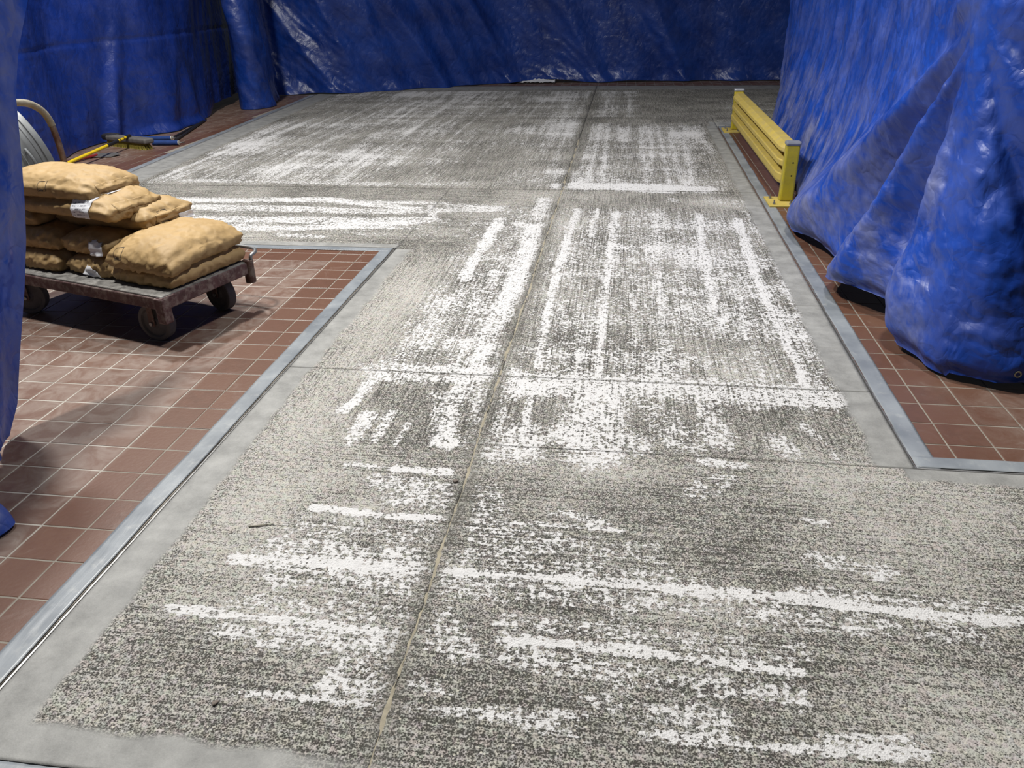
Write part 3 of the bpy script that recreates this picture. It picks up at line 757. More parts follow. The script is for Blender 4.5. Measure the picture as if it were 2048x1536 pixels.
# --- back tarp (its left end turns forward into a narrow flap)
ctrl = [(-5.62, 11.45), (-5.45, 11.2), (-5.24, 11.28), (-5.27, 11.8), (-5.62, 12.5), (-5.72, 12.95), (-5.25, 13.0), (-4.7, 13.05), (-4.2, 13.3), (-3.6, 13.68), (-2.9, 14.15), (-2.2, 14.55), (-1.2, 14.68), (.4, 14.74), (2.6, 14.82), (5.2, 14.9)]
s, Qp, Nn = path_eval(ctrl, 620); z = np.linspace(0, 3.2, 150) ; z = z ** 1.25 / 3.2 ** .25
S, Z = np.meshgrid(s, z); n = -Nn          # towards the camera side
sh = S - .55 * np.clip(1.6 - Z, 0, 2)        # folds lean as the cloth is dragged to the left at the foot
d = .10 * fbm(sh * .55, Z * .18, 101, 3) + .055 * ridge(pn(sh * 1.15, Z * .3, 103)) + .025 * pn(sh * 3.2, Z * .9, 105) + .012 * ridge(pn(sh * 4.5 + Z * 2, Z * 2.2, 107))
d += .006 * ridge(fbm(S * 9, Z * 7, 109, 3))
big = np.exp(-((sh - 4.3) / .22) ** 2) + .8 * np.exp(-((sh - 5.6) / .16) ** 2) + .7 * np.exp(-((sh - 7.2) / .2) ** 2) + .5 * np.exp(-((sh - 8.6) / .15) ** 2)
d += .14 * big * ss(2.6, .2, Z)
d += .10 * np.exp(-(Z / .12) ** 2) * (.4 + pn(S * 1.4, S * 0, 111))
d *= ss(-.05, .5, S) * .85 + .15
lift = .035 * np.clip(pn(S * 1.1, S * 0 + 4, 113) + .15, 0, 1) + .05 * np.exp(-((S - 7.3) / .35) ** 2)
Zz = Z + lift * np.exp(-Z / .3) + .008
P = np.stack([Qp[None, :, 0] + n[None, :, 0] * d, Qp[None, :, 1] + n[None, :, 1] * d, Zz], -1)
tarp_mesh('tarp', P, np.stack([S, Z], -1), .35 + .3 * ss(3.5, 3.0, S), M_TARP_BACK, 'wide blue tarp hanging across the back of the floor')

# --- left tarp behind the cart and tools
ctrl = [(-6.1, 2.6), (-5.75, 4.0), (-5.75, 5.6), (-5.66, 6.8), (-5.74, 7.5), (-5.90, 8.05), (-5.88, 8.6), (-5.70, 9.0), (-5.52, 9.35), (-5.62, 10.0), (-5.68, 10.5), (-5.82, 11.1), (-5.95, 11.8), (-6.15, 12.6)]
s, Qp, Nn = path_eval(ctrl, 420); S, Z = np.meshgrid(s, z); n = -Nn
sh = S - .25 * Z
d = .06 * fbm(sh * .6, Z * .25, 121, 3) + .03 * ridge(pn(sh * 1.6, Z * .4, 123)) + .012 * pn(sh * 4.0, Z * 1.2, 125) + .005 * ridge(fbm(S * 9, Z * 7, 127, 3))
d += .09 * np.exp(-((S - 6.1 - .30 * Z) / .10) ** 2) * ss(1.9, .3, Z) + .07 * np.exp(-((S - 7.6 + .2 * Z) / .2) ** 2) * ss(1.4, .1, Z)
d += -.012 * np.exp(-((Z - 1.04 - .02 * np.sin(S)) / .02) ** 2)
d += .06 * np.exp(-(Z / .06) ** 2) * ss(6.2, 6.6, S) * ss(8.2, 7.6, S)
d -= .10 * (1 - ss(0, .5, Z)) * ss(5.0, 4.0, S)
P = np.stack([Qp[None, :, 0] + n[None, :, 0] * d, Qp[None, :, 1] + n[None, :, 1] * d, Z + .012 + .10 * ss(8.1, 8.6, S) * np.exp(-Z / .3)], -1)
tarp_mesh('tarp', P, np.stack([S + 31, Z], -1), .25 + 0 * S, M_TARP_SHADED, 'blue tarp, shade put into its tint, hanging behind the grey bin and broom')

# --- near tarp at the left picture edge
ez = np.array([0, .1, .27, .5, .66, .79, .97, 1.17, 1.32, 1.49, 2.0, 3.2]); ey = np.array([2.26, 2.36, 2.45, 2.58, 2.66, 2.71, 2.77, 2.83, 2.91, 3.04, 3.2, 3.4])
nu = 170; zz = np.linspace(0.012, 1.72, 150); U_, Z = np.meshgrid(np.linspace(0, 1, nu), zz)
yend = np.interp(Z, ez, ey); Yc = .75 + (yend - .75) * U_
Xc = -2.27 - .012 * (Yc - 2.3)
back = Yc - yend                                     # distance in from the free edge
d = .05 * pn(Yc * 2.6 - Z * .7, Z * .5, 131) + .03 * ridge(pn(Yc * 4.5 - Z * 1.4, Z * .8, 133)) + .012 * pn(Yc * 11, Z * 3, 135) + .006 * ridge(fbm(Yc * 12, Z * 9, 137, 3))
d *= ss(0, -.25, back)
d += .36 * np.exp(-((Yc - 1.72) / .22) ** 2) * ss(.32, 0, Z) + .10 * np.exp(-((Yc - 2.05) / .12) ** 2) * ss(.8, .1, Z)
P = np.stack([Xc + d, Yc, Z + .06 * np.exp(-Z / .15) * np.exp(-((Yc - 2.02) / .10) ** 2)], -1)
tarp_mesh('tarp', P, np.stack([Yc + 57, Z], -1), .75 + .0 * Z, M_TARP_NEAR, 'dusty blue tarp curtain nearest the camera at the left picture edge')

# --- right tarp, bulging round a corner beside the guard rail
bot = [(1.86, 10.35), (1.64, 9.3), (1.45, 8.4), (1.40, 7.3), (1.34, 6.3), (1.25, 5.55), (1.21, 5.02), (1.16, 4.52), (1.21, 4.1), (1.265, 3.7), (1.28, 3.4), (1.33, 3.16), (1.50, 3.07), (1.75, 3.06), (2.2, 3.08), (3.0, 3.12)]
top = [(1.84, 10.35), (1.80, 9.35), (1.76, 8.5), (1.70, 7.4), (1.63, 6.5), (1.575, 5.8), (1.54, 5.3), (1.505, 4.85), (1.475, 4.45), (1.45, 4.12), (1.425, 3.86), (1.41, 3.62), (1.48, 3.40), (1.70, 3.22), (2.2, 3.14), (3.0, 3.12)]
NB = smooth_path(bot, 46); NTp = smooth_path(top, 46)
arc = np.r_[0, np.cumsum(np.linalg.norm(np.diff(NB, axis=0), axis=1))]
nS = 760; s = np.linspace(0, arc[-1], nS)
B = np.stack([np.interp(s, arc, NB[:, k]) for k in range(2)], 1); T = np.stack([np.interp(s, arc, NTp[:, k]) for k in range(2)], 1)
Tt = np.gradient(B, axis=0); Tt /= np.linalg.norm(Tt, axis=1)[:, None]
ker = np.ones(25) / 25; Tt = np.stack([np.convolve(np.pad(Tt[:, k], 12, 'edge'), ker, 'valid') for k in range(2)], 1); Tt /= np.linalg.norm(Tt, axis=1)[:, None]
n = np.stack([Tt[:, 1], -Tt[:, 0]], 1)              # faces the aisle and then the camera
zr = np.linspace(0, 1, 240); zr = 3.0 * zr ** 1.35
S, Z = np.meshgrid(s, zr)
i_c = np.argmin(np.abs(B[:, 1] - 3.2) + (B[:, 0] > 1.36) * 9); s_c = s[i_c]
flare = np.clip(1 - Z / 1.35, 0, 1) ** 1.7
px_ = T[None, :, 0] * (1 - flare) + B[None, :, 0] * flare; py_ = T[None, :, 1] * (1 - flare) + B[None, :, 1] * flare
dy = s_c - S; dz = 1.38 - Z
rr = np.hypot(dy, dz); th = np.degrees(np.arctan2(dz, np.abs(dy) + 1e-6))
amp = ss(.0, 1.05, rr) * ss(-.15, .1, dz)
left = ss(-.05, .08, dy)
w_th = th + 5 * fbm(S * .9, Z * .9, 141, 3)
d = np.zeros_like(S)
for t0, wd, a in ((31, 6.0, .135), (45, 4.5, -.08), (57, 6.0, .135), (69, 4.0, -.07), (79, 4.0, .05)):
    d += left * amp * a * np.exp(-((w_th - t0) / wd) ** 2) * ss(3.6, 2.2, dy)
for t0, wd, a in ((14, 5, .05), (30, 5, -.08), (46, 6, .06), (62, 5, -.10), (76, 4, .03)):
    d += (1 - left) * amp * a * np.exp(-((w_th - t0) / wd) ** 2)
farw = ss(1.6, 3.4, dy)
d += farw * (.045 * pn(S * 1.7 + Z * .25, Z * .3, 143) + .022 * ridge(pn(S * 3.1 + Z * .3, Z * .35, 145)))
d += .030 * fbm(S * 1.8, Z * 1.3, 147, 3) + .012 * ridge(fbm(S * 3.2 - Z * 2, Z * 2.6, 153, 3)) + (1 - .7 * ss(1.2, 2.2, dy)) * (.010 * ridge(fbm(S * 6 + Z * 3, Z * 5, 149, 3)) + .004 * ridge(fbm(S * 16, Z * 10, 151, 2)))
# upper tuck where the sheet is tied near the corner
d += .05 * np.exp(-(((dy - .22) / .14) ** 2 + ((Z - 1.42 + .25 * (dy - .22)) / .06) ** 2))
belly = .05 * np.exp(-((Z - .22) / .16) ** 2) * left * ss(3.0, 2.0, dy) * (.5 + .5 * np.sin(dy * 4.2))
d += belly
und = np.exp(-(Z / .05) ** 2)
d -= und * .05
lift = .012 + .06 * np.exp(-((dy - 1.75) / .30) ** 2) + .10 * np.exp(-((dy - .75) / .42) ** 2) + .02 * (dy < -.1)
P = np.stack([px_ + n[None, :, 0] * d, py_ + n[None, :, 1] * d, Z + lift * np.exp(-Z / .35)], -1)
dst = np.clip(.14 + .86 * ss(1.05, .35, Z) * left + .10 * left, 0, 1) * ss(-.6, .1, dy) + .12
tarp_r = tarp_mesh('tarp', P, np.stack([S + 83, Z], -1), dst, M_TARP_NEAR, 'bulky dusty blue tarp draped beside the yellow guard rail')
# brass grommet in its hem
k = np.argmin(np.abs(s - (s_c + .36))); kz = np.argmin(np.abs(zr - .055))
gp = Vector(P[kz, k]); gn = Vector((n[k, 0], n[k, 1], .15)).normalized()
R = gn.to_track_quat('Z', 'Y').to_matrix().to_4x4(); R.translation = gp + gn * .004
lathe('grommet', [(.0075, .0), (.0085, .003), (.012, .0035), (.0145, .0015), (.0148, -.001)], M_GROM, tarp_r, 20, R)

# ================================================================== GUARD RAIL
gr = tag(empty('guard_rail', (1.235, 6.12, 0)), 'yellow steel guard rail with two grey-capped posts', 'guard rail')
def G(name, c, s_, mat, bev=.004, parent=gr):
    return box(name, (c[0] - 1.235, c[1] - 6.12, c[2]), s_, mat, parent, bev)
for py, k in ((6.17, 0), (9.50, 1)):
    dx = .0 if k == 0 else .01
    G('base_plate', (1.20 + dx, py - .03, .007), (.205, .30, .014), M_YELD, .003)
    post = G('post', (1.24 + dx, py, .222), (.10, .075, .416), M_YEL, .012)
    c = G('post_cap', (1.24 + dx, py, .437), (.112, .087, .03), M_CAP, .013)
    if k == 0:
        for hz in (.30, .205):
            V, F = lathe_data([(0.0001, 0), (.0062, 0), (.0062, -.004)], 14)
            Mh = Matrix.Translation((1.252 - 1.235, py - .0378 - 6.12, hz)) @ Matrix.Rotation(math.radians(90), 4, 'X')
            mesh_obj('bolt_hole', [Mh @ Vector(v) for v in V], F, M_HOLE, post)
    for bx, by in ((-.065, .085), (-.065, -.105), (.055, -.105), (.055, .105)):
        bb_ = bmesh.new()
        Mx = Matrix.Translation((1.20 + dx + bx - 1.235, py - .03 + by - 6.12, .02))
        bmesh.ops.create_cone(bb_, cap_ends=True, segments=6, radius1=.011, radius2=.011, depth=.012, matrix=Mx)
        bmesh.ops.create_cone(bb_, cap_ends=True, segments=10, radius1=.0055, radius2=.0055, depth=.03, matrix=Mx @ Matrix.Translation((0, 0, .012)))
        bm_obj('anchor_bolt', bb_, M_STEEL, gr)
# corrugated beam: three proud ribs, outline swept from post to post
prof = [(-.040, .405), (-.058, .398), (-.072, .386), (-.074, .364), (-.068, .356), (-.004, .352), (-.004, .305), (-.066, .300), (-.074, .292), (-.074, .262), (-.068, .254), (-.004, .250), (-.004, .205), (-.066, .200), (-.074, .192), (-.074, .150), (-.066, .128), (-.030, .122), (.002, .122), (.002, .396), (.040, .400), (.048, .404), (.046, .412), (.036, .414), (-.030, .414)]
ys = [6.205, 6.23, 6.30, 6.36, 7.2, 8.2, 9.2, 9.34, 9.43, 9.47]; V = []; F = []
for i, yy in enumerate(ys):
    e = ss(6.205, 6.34, yy) * ss(9.47, 9.36, yy)
    for (x_, z_) in prof:
        xx = x_ * (1 if x_ > -.03 else (.62 + .38 * e)); V.append((1.245 + xx - 1.235, yy - 6.12, z_))
m = len(prof)
for i in range(len(ys) - 1):
    for k in range(m): F.append((i * m + k, i * m + (k + 1) % m, (i + 1) * m + (k + 1) % m, (i + 1) * m + k))
F.append(tuple(range(m - 1, -1, -1))); F.append(tuple((len(ys) - 1) * m + k for k in range(m)))
rail = mesh_obj('rail_beam', V, F, M_YELD, gr)
bmf = bmesh.new(); bmf.from_mesh(rail.data); bmesh.ops.recalc_face_normals(bmf, faces=bmf.faces[:]); bmf.to_mesh(rail.data); bmf.free()

# ================================================================== PLATFORM CART
CZ = .26; CL = 1.24; CW = .585
th_c = math.radians(72.8)
cu = Vector((math.cos(th_c), math.sin(th_c), 0)); cv = Vector((-cu.y, cu.x, 0))
# cart frame: local x along the length (away to the left), local y across
CM = Matrix.Identity(4)
for i in range(3): CM[i][0] = cv[i]; CM[i][1] = -cu[i]; CM[i][2] = (0, 0, 1)[i]
CM.translation = Vector((-2.07, 3.115, 0))
cart = tag(empty('platform_cart', mat4=CM), 'worn red platform cart loaded with paper sacks', 'cart')
def K(a, b, z): return (a, -b, z)
box('deck_board', K(CL / 2, CW / 2, CZ - .006), (CL - .012, CW - .012, .012), M_CARTD, cart, .004)
fr = None
for nm, c, s_ in (('side_rail', K(CL / 2, .02, CZ - .038), (CL, .04, .058)), ('side_rail', K(CL / 2, CW - .02, CZ - .038), (CL, .04, .058)), ('end_rail', K(.02, CW / 2, CZ - .036), (.04, CW, .062)), ('end_rail', K(CL - .02, CW / 2, CZ - .036), (.04, CW, .062)), ('cross_member', K(.42, CW / 2, CZ - .04), (.05, CW - .09, .05)), ('cross_member', K(.85, CW / 2, CZ - .04), (.05, CW - .09, .05))):
    box(nm, c, s_, M_CARTF, cart, .006)
# stake pockets at the corners
for a, b in ((.012, .008), (.012, CW - .0), (CL - .012, .008), (CL - .012, CW)):
    near = b < .1 and a < .1
    if near: box('stake_pocket', K(a + .012, b + .012, CZ - .072), (.052, .052, .125), M_CARTF, cart, .006)
    else: tube('stake_pocket', [K(a, b, CZ + .004), K(a, b, CZ - .115)], .027, M_PIPE, cart, 16)
def caster(a, b, swivel):
    r = .093
    w = empty('caster'); w.parent = cart; w.location = K(a, b, 0); w.rotation_euler = (0, 0, swivel)
    lathe('wheel', [(.0001, -.022), (.02, -.024), (.03, -.016), (.068, -.014), (.074, -.024), (r - .003, -.024), (r, -.02), (r, .02), (r - .003, .024), (.074, .024), (.068, .014), (.03, .016), (.02, .024), (.0001, .022)], M_TREAD, w, 36, Matrix.Translation((0, 0, r)) @ Matrix.Rotation(math.radians(90), 4, 'X'))
    bm = bmesh.new()
    for sgn in (-1, 1):
        bm_box(bm, (0.0, sgn * .034, r + .052), (.034, .006, .13), .002)
    bm_box(bm, (0, 0, .190), (.075, .076, .008), .002)
    bm_obj('fork', bm, M_STEEL if False else M_PIPE, w)
    tube('axle_bolt', [(0, -.046, r), (0, .046, r)], .009, M_STEEL, w, 10)
for a, b, sw in ((.155, .075, .10), (.155, CW - .085, -.12), (CL - .16, .075, .5), (CL - .16, CW - .085, .2)): caster(a, b, sw)
# push handle: bent pipe at the far end, taped grip on the cross bar
hz0 = CZ - .05
hp = smooth_path([K(CL - .012, CW, hz0), K(CL - .012, CW, .55), K(CL - .010, CW - .003, .80), K(CL - .005, CW - .025, .93), K(CL, CW - .09, .995), K(CL, CW - .18, 1.015), K(CL, CW / 2, 1.018), K(CL, .18, 1.015), K(CL, .09, .995), K(CL - .005, .028, .93), K(CL - .01, .010, .80), K(CL - .012, .008, .55), K(CL - .012, .008, hz0)], 6) 
tube('push_handle', [tuple(p) for p in hp], .0165, M_PIPE, cart, 14)
tube('handle_grip', [tuple(p) for p in hp[15:58]], .0185, M_PIPEG, cart, 14)
# low loop of bent bar on the near end
lp = smooth_path([K(.0, CW + .012, CZ - .02), K(.0, CW + .015, CZ + .022), K(.005, CW + .055, CZ + .032), K(.05, CW + .095, CZ + .034), K(.14, CW + .105, CZ + .034), K(.26, CW + .095, CZ + .032), K(.34, CW + .04, CZ + .026), K(.35, CW - .01, CZ + .0)], 6)
tube('loop_bar', [tuple(p) for p in lp], .0095, M_STEEL, cart, 10)

# ================================================================== SACKS
def sack_mesh(L, W, H, seed, pinch=.5, sag=(0, 0, 0, 0), n=(44, 30, 12)):
    """closed pillow-shaped paper sack: length x, width y; z=0 at its underside"""
    bm = bmesh.new(); nx, ny, nz = n; idx = {}; V = []; F = []
    def vid(i, j, k):
        if (i, j, k) not in idx: idx[(i, j, k)] = len(V); V.append((i / nx * 2 - 1, j / ny * 2 - 1, k / nz * 2 - 1))
        return idx[(i, j, k)]
    for i in range(nx):
        for j in range(ny):
            F.append((vid(i, j, nz), vid(i + 1, j, nz), vid(i + 1, j + 1, nz), vid(i, j + 1, nz))); F.append((vid(i, j, 0), vid(i, j + 1, 0), vid(i + 1, j + 1, 0), vid(i + 1, j, 0)))
    for i in range(nx):
        for k in range(nz):
            F.append((vid(i, 0, k), vid(i + 1, 0, k), vid(i + 1, 0, k + 1), vid(i, 0, k + 1))); F.append((vid(i, ny, k), vid(i, ny, k + 1), vid(i + 1, ny, k + 1), vid(i + 1, ny, k)))
    for j in range(ny):
        for k in range(nz):
            F.append((vid(0, j, k), vid(0, j, k + 1), vid(0, j + 1, k + 1), vid(0, j + 1, k))); F.append((vid(nx, j, k), vid(nx, j + 1, k), vid(nx, j + 1, k + 1), vid(nx, j, k + 1)))
    P = np.array(V); x, y, z_ = P[:, 0], P[:, 1], P[:, 2]
    ax, ay = np.abs(x), np.abs(y)
    th = .66 + .34 * (1 - ax ** 5.0) ** .8 * (1 - ay ** 4.0) ** .8
    X = x * (1 - .05 * ay ** 5 - .035 * (1 - ay ** 2) * 0) * L / 2; Y = y * (1 - .07 * ax ** 5) * W / 2
    # rounded sides, squarer ends
    X = X * (1 - .05 * np.abs(z_) ** 2.2 * ax ** 3); Y = Y * (1 - .13 * np.abs(z_) ** 2.0 * ay ** 3)
    Zt = H * th * .5
    Zc = H * .5 * (.62 + .38 * th)
    Z = np.where(z_ >= 0, Zc + z_ * (H - Zc) * th ** .55 * 1.0, Zc * (1 + z_ * np.clip(.82 + .18 * th, 0, 1)))
    Z = np.where(z_ > 0, Zc * .0 + Zc + z_ * np.clip(H * th - Zc * .0 - Zc, .12 * H, H), Z)
    # paper crumple: gathers at the ends and long side dents
    g = ax ** 6
    n1 = fbm(X * 7 + seed * 3.1, Y * 7 + Z * 6, 201 + seed, 3); n2 = ridge(fbm(X * 11 + Z * 9, Y * 16 + seed, 211 + seed, 3)); n3 = ridge(pn(Y * 26 + seed, Z * 30 + X * 3, 221 + seed))
    out = np.stack([X / L * 2, Y / W * 2, (Z / H - .5) * 2], 1); out /= np.linalg.norm(out, axis=1)[:, None] + 1e-9
    disp = .014 * n1 + .009 * n2 + .011 * g * n3
    edge = ay ** 8; disp = disp + .005 * edge * ridge(pn(X * 24 + seed, Z * 16, 231 + seed))
    disp = disp * np.where(Z < H * .10, .25, 1)
    PX = np.stack([X, Y, Z], 1) + out * disp[:, None]
    for (cx, amt) in ((sag[0], sag[1]),):
        if amt: PX[:, 2] -= amt * np.clip((PX[:, 0] / (L / 2)) * np.sign(cx) - abs(cx), 0, 1) ** 1.3
    if sag[3]: PX[:, 2] -= sag[3] * np.clip((PX[:, 1] / (W / 2)) * np.sign(sag[2]) - abs(sag[2]), 0, 1) ** 1.3
    return PX, F
def sack(a, b, z0, yaw, L, W, H, seed, label, sag=(0, 0, 0, 0), tilt=(0, 0), flap=1):
    """a, b: plan centre in cart coordinates; yaw 0 = long axis along the cart"""
    t = empty('paper_sack')
    M = CM @ Matrix.Translation(K(a, b, z0)) @ Matrix.Rotation(yaw, 4, 'Z') @ Matrix.Rotation(tilt[0], 4, 'X') @ Matrix.Rotation(tilt[1], 4, 'Y')
    t.matrix_world = M
    P, F = sack_mesh(L, W, H, seed, sag=sag)
    body = mesh_obj('sack_body', P, F, M_PAPER, t, True)
    bv = BVHTree.FromPolygons([Vector(p) for p in P], F)
    t['_'] = 0; del t['_']
    # folded valve flap pasted over one end
    if flap:
        decal(t, bv, 'end_flap', (flap * L * .75, 0, H * .45), (-flap, 0, 0), W * .62, H * .34, .0016, M_PAPER, 14)
    tag(t, label, 'sack', 'kraft paper sacks on the cart')
    return t, bv, (L, W, H)
def decal(par, bv, name, org, direc, w, h, off, mat, n=10, rot=0.0, shape=None, curl=0.0):
    """a small sheet laid on the sack surface (cast along direc)"""
    d = Vector(direc).normalized(); up = Vector((0, 0, 1)) if abs(d.z) < .8 else Vector((0, 1, 0))
    r = d.cross(up).normalized(); up = r.cross(d).normalized(); V = []; UV = []
    for j in range(n + 1):
        for i in range(n + 1):
            u = i / n - .5; v = j / n - .5; uu = u * w * math.cos(rot) - v * h * math.sin(rot); vv = u * w * math.sin(rot) + v * h * math.cos(rot)
            o = Vector(org) + r * uu + up * vv
            hit = bv.ray_cast(o, d, 2.0)
            p = hit[0] if hit[0] is not None else None
            V.append((o, p, u, v)); UV.append((i / n, j / n))
    ok = [q[1] for q in V if q[1] is not None]
    if not ok: return None
    dm = sum((p - Vector(org)).dot(d) for p in ok) / len(ok)
    PV = []
    for (o, p, u, v) in V:
        q = p if p is not None else o + d * dm
        PV.append(q - d * (off + curl * max(0, -v - .1) ** 2 * 4 + curl * max(0, u - .2) ** 2 * 3))
    F = [(j * (n + 1) + i, j * (n + 1) + i + 1, (j + 1) * (n + 1) + i + 1, (j + 1) * (n + 1) + i) for j in range(n) for i in range(n) if shape is None or shape((i + .5) / n, (j + .5) / n)]
    used = sorted({i for f in F for i in f}); rm = {q: i for i, q in enumerate(used)}
    PV = [PV[i] for i in used]; UV = [UV[i] for i in used]; F = [tuple(rm[i] for i in f) for f in F]
    o = mesh_obj(name, PV, F, mat, par, True)
    uvl = o.data.uv_layers.new(name='UVMap')
    for lp_ in o.data.loops: uvl.data[lp_.index].uv = UV[lp_.vertex_index]
    md = o.modifiers.new('thick', 'SOLIDIFY'); md.thickness = .0005; md.offset = 0
    return o
def print_box(par, bv, org, direc, w, h, rot=0.0):
    fr_ = lambda u, v: (min(u, 1 - u) < .06 or min(v, 1 - v) < .06 or (.10 < v < .20 and .12 < u < .75))
    return decal(par, bv, 'printed_square', org, direc, w, h, .0008, M_INK, 24, rot, fr_)

Hs = .112
# bottom course
s5 = sack(.215, .335, CZ, math.radians(90), .50, .40, .105, 1, 'bottom sack at the near right corner of the cart', flap=-1)
s6 = sack(.575, .335, CZ, math.radians(91), .48, .33, .105, 2, 'bottom sack in the middle with a torn white label', flap=-1)
s7 = sack(.915, .315, CZ, math.radians(88), .50, .36, .108, 3, 'bottom sack beside the left tarp edge', flap=-1)
# second course
s4 = sack(.215, .335, CZ + .100, math.radians(93), .52, .41, .118, 4, 'large lit sack on top at the near right corner', sag=(.35, .055, .2, .03), tilt=(0, 0), flap=-1)
s9 = sack(.60, .345, CZ + .102, math.radians(89), .46, .34, .105, 5, 'shaded sack with a white label in the second layer', flap=-1)
s8 = sack(.945, .325, CZ + .104, math.radians(92), .47, .36, .108, 6, 'dark shaded sack in the second layer by the left tarp', flap=-1)
# third course
s3 = sack(.62, .41, CZ + .200, math.radians(6), .58, .34, .112, 7, 'sack with printed square and white tag in the third layer', flap=-1)
s11 = sack(1.06, .36, CZ + .208, math.radians(88), .48, .30, .09, 8, 'thin dark sack squeezed under the labelled one', flap=-1)
# fourth course
s2 = sack(.69, .29, CZ + .286, math.radians(3), .58, .38, .106, 9, 'sack with the white printed label in the fourth layer', sag=(-.4, .04, 0, 0), flap=-1)
s10 = sack(1.10, .37, CZ + .292, math.radians(86), .46, .34, .112, 10, 'sack peeking out behind the left tarp edge', flap=-1)
# top
s1 = sack(.80, .27, CZ + .368, math.radians(7), .57, .36, .112, 11, 'topmost paper sack of the stack with a crumpled side', sag=(-.45, .03, 0, 0), tilt=(0, -.02), flap=-1)
# labels, tags, prints (parts of their sacks); sack-local -y ... +y faces the aisle
def side(s_, u, zf, sgn=1): L, W, H = s_[2]; return (u * L / 2, sgn * W * .9, zf * H), (0, -sgn, 0)
def endp(s_, v, zf, sgn=-1): L, W, H = s_[2]; return (sgn * L * .9, v * W / 2, zf * H), (-sgn, 0, 0)
o_, d_ = side(s2, -.50, .48, 1); decal(s2[0], s2[1], 'paper_label', o_, d_, .112, .094, .0022, M_LABEL, 12, .06, None, .012)
o_, d_ = endp(s3, .25, .45, -1); print_box(s3[0], s3[1], o_, d_, .060, .058)
o_, d_ = endp(s3, -.55, .22, -1); decal(s3[0], s3[1], 'paper_label', o_, d_, .085, .035, .004, M_WPAPER, 8, .05, None, .05)
for s_, u, zf, w, h, rt in ((s9, .66, .45, .085, .075, .1), (s6, .25, .25, .11, .045, -.3)):
    o_, d_ = endp(s_, u, zf, 1)
    decal(s_[0], s_[1], 'torn_label', o_, d_, w, h, .004, M_WPAPER, 10, rt, lambda u_, v_: v_ < .70 + .28 * math.sin(u_ * 3.4 + .4), .03)
o_, d_ = endp(s4, -.55, .42, 1); print_box(s4[0], s4[1], o_, d_, .055, .05, .15)
o_, d_ = side(s1, -.1, .55, 1); print_box(s1[0], s1[1], o_, d_, .05, .045, .1)

# ================================================================== GREY BIN lying tipped behind the cart
axis = Vector((.5262, .7777, .3287)).normalized()
rim = Vector((-4.641, 5.775, .507)); BL = .80
Rb = axis.to_track_quat('Z', 'Y').to_matrix().to_4x4(); Rb.translation = rim - axis * BL
bin_ = tag(empty('waste_bin', mat4=Rb), 'large grey ribbed plastic bin tipped over behind the sacks', 'bin')
pr = [(.0001, 0), (.235, 0), (.25, .012)]
for i in range(1, 40):
    zb = .012 + i * .0172; rb_ = .25 + .045 * (zb / BL)
    rb_ += .006 * (1 if (zb % .14) > .112 else 0)
    pr.append((rb_, zb))
pr += [(.297, .69), (.297, .72), (.303, .725), (.303, .752), (.316, .758), (.318, .79), (.314, .80), (.298, .80), (.292, .76), (.24, .05), (.0001, .05)]
lathe('bin_body', pr, M_BIN, bin_, 56)
for a in (.2, math.pi + .2):
    hpts = [(math.cos(a + q) * (.302 + .035 * math.sin((q + .28) / .56 * math.pi)), math.sin(a + q) * (.302 + .035 * math.sin((q + .28) / .56 * math.pi)), .66) for q in np.linspace(-.28, .28, 12)]
    tube('bin_handle', hpts, .011, M_BIN, bin_, 8)
for ra, rz in ((.305, .62), (.301, .50)):
    Vr, Fr = [], []
    hoop = [(ra * math.cos(q), ra * math.sin(q), rz) for q in np.linspace(0, 2 * math.pi, 57)]
    tube('bin_rib', hoop, .0055, M_BIN, bin_, 6)

# ================================================================== TOOLS by the left tarp
# push broom
br_ = tag(empty('push_broom', (-5.35, 8.22, 0)), 'push broom with grey block and yellow handle on the tiles', 'broom')
hd = Vector((.77, -.30, 0)).normalized(); hq = Matrix.Rotation(math.atan2(hd.y, hd.x), 4, 'Z')
bm = bmesh.new(); bm_box(bm, (-.06, 0, .088), (.66, .13, .055), .018, hq, 3); bm_obj('broom_block', bm, M_BROOM, br_, False)
bm = bmesh.new(); bm_box(bm, (-.40, .02, .092), (.16, .15, .065), .024, hq, 3); bm_obj('end_bumper', bm, M_BLACK, br_)
V = []; F = []
for i in range(90):
    for j in range(5):
        x_ = -.40 + i * .0067; y_ = -.036 + j * .018; sp = .25 * (y_) + random.uniform(-.008, .008); ex = .05 * max(0, x_ - .1) / .1 + random.uniform(-.004, .004)
        n0 = len(V); p0 = hq @ Vector((x_, y_, .066)); p1 = hq @ Vector((x_ + ex, y_ + sp, .0))
        for p, w in ((p0, .0045), (p1, .005)):
            V += [p + Vector((w, 0, 0)), p + Vector((-w * .5, w * .87, 0)), p + Vector((-w * .5, -w * .87, 0))]
        F += [(n0, n0 + 1, n0 + 4, n0 + 3), (n0 + 1, n0 + 2, n0 + 5, n0 + 4), (n0 + 2, n0, n0 + 3, n0 + 5)]
tag(mesh_obj('bristles', V, F, M_BRIS, br_), kind='stuff')
h0 = Vector((-.03, -.02, .125)); h1 = Vector((.04, -1.10, .075)); h2 = Vector((.08, -1.62, .045))
def lerp(t): return tuple(h0.lerp(h1, t))
tube('handle_socket', [lerp(-.02), lerp(.06)], .021, M_DARKP, br_, 12)
tube('handle_end', [lerp(.04), lerp(.22)], .014, M_YELH, br_, 12)
tube('handle_clamp', [lerp(.22), lerp(.42)], .018, M_DARKP, br_, 12)
tube('handle', [lerp(.41), lerp(1.0), tuple(h2)], .0165, M_YELH, br_, 14)
for tt in (.10, .17): tube('handle_ring', [lerp(tt), lerp(tt + .012)], .0155, M_DARKP, br_, 12)
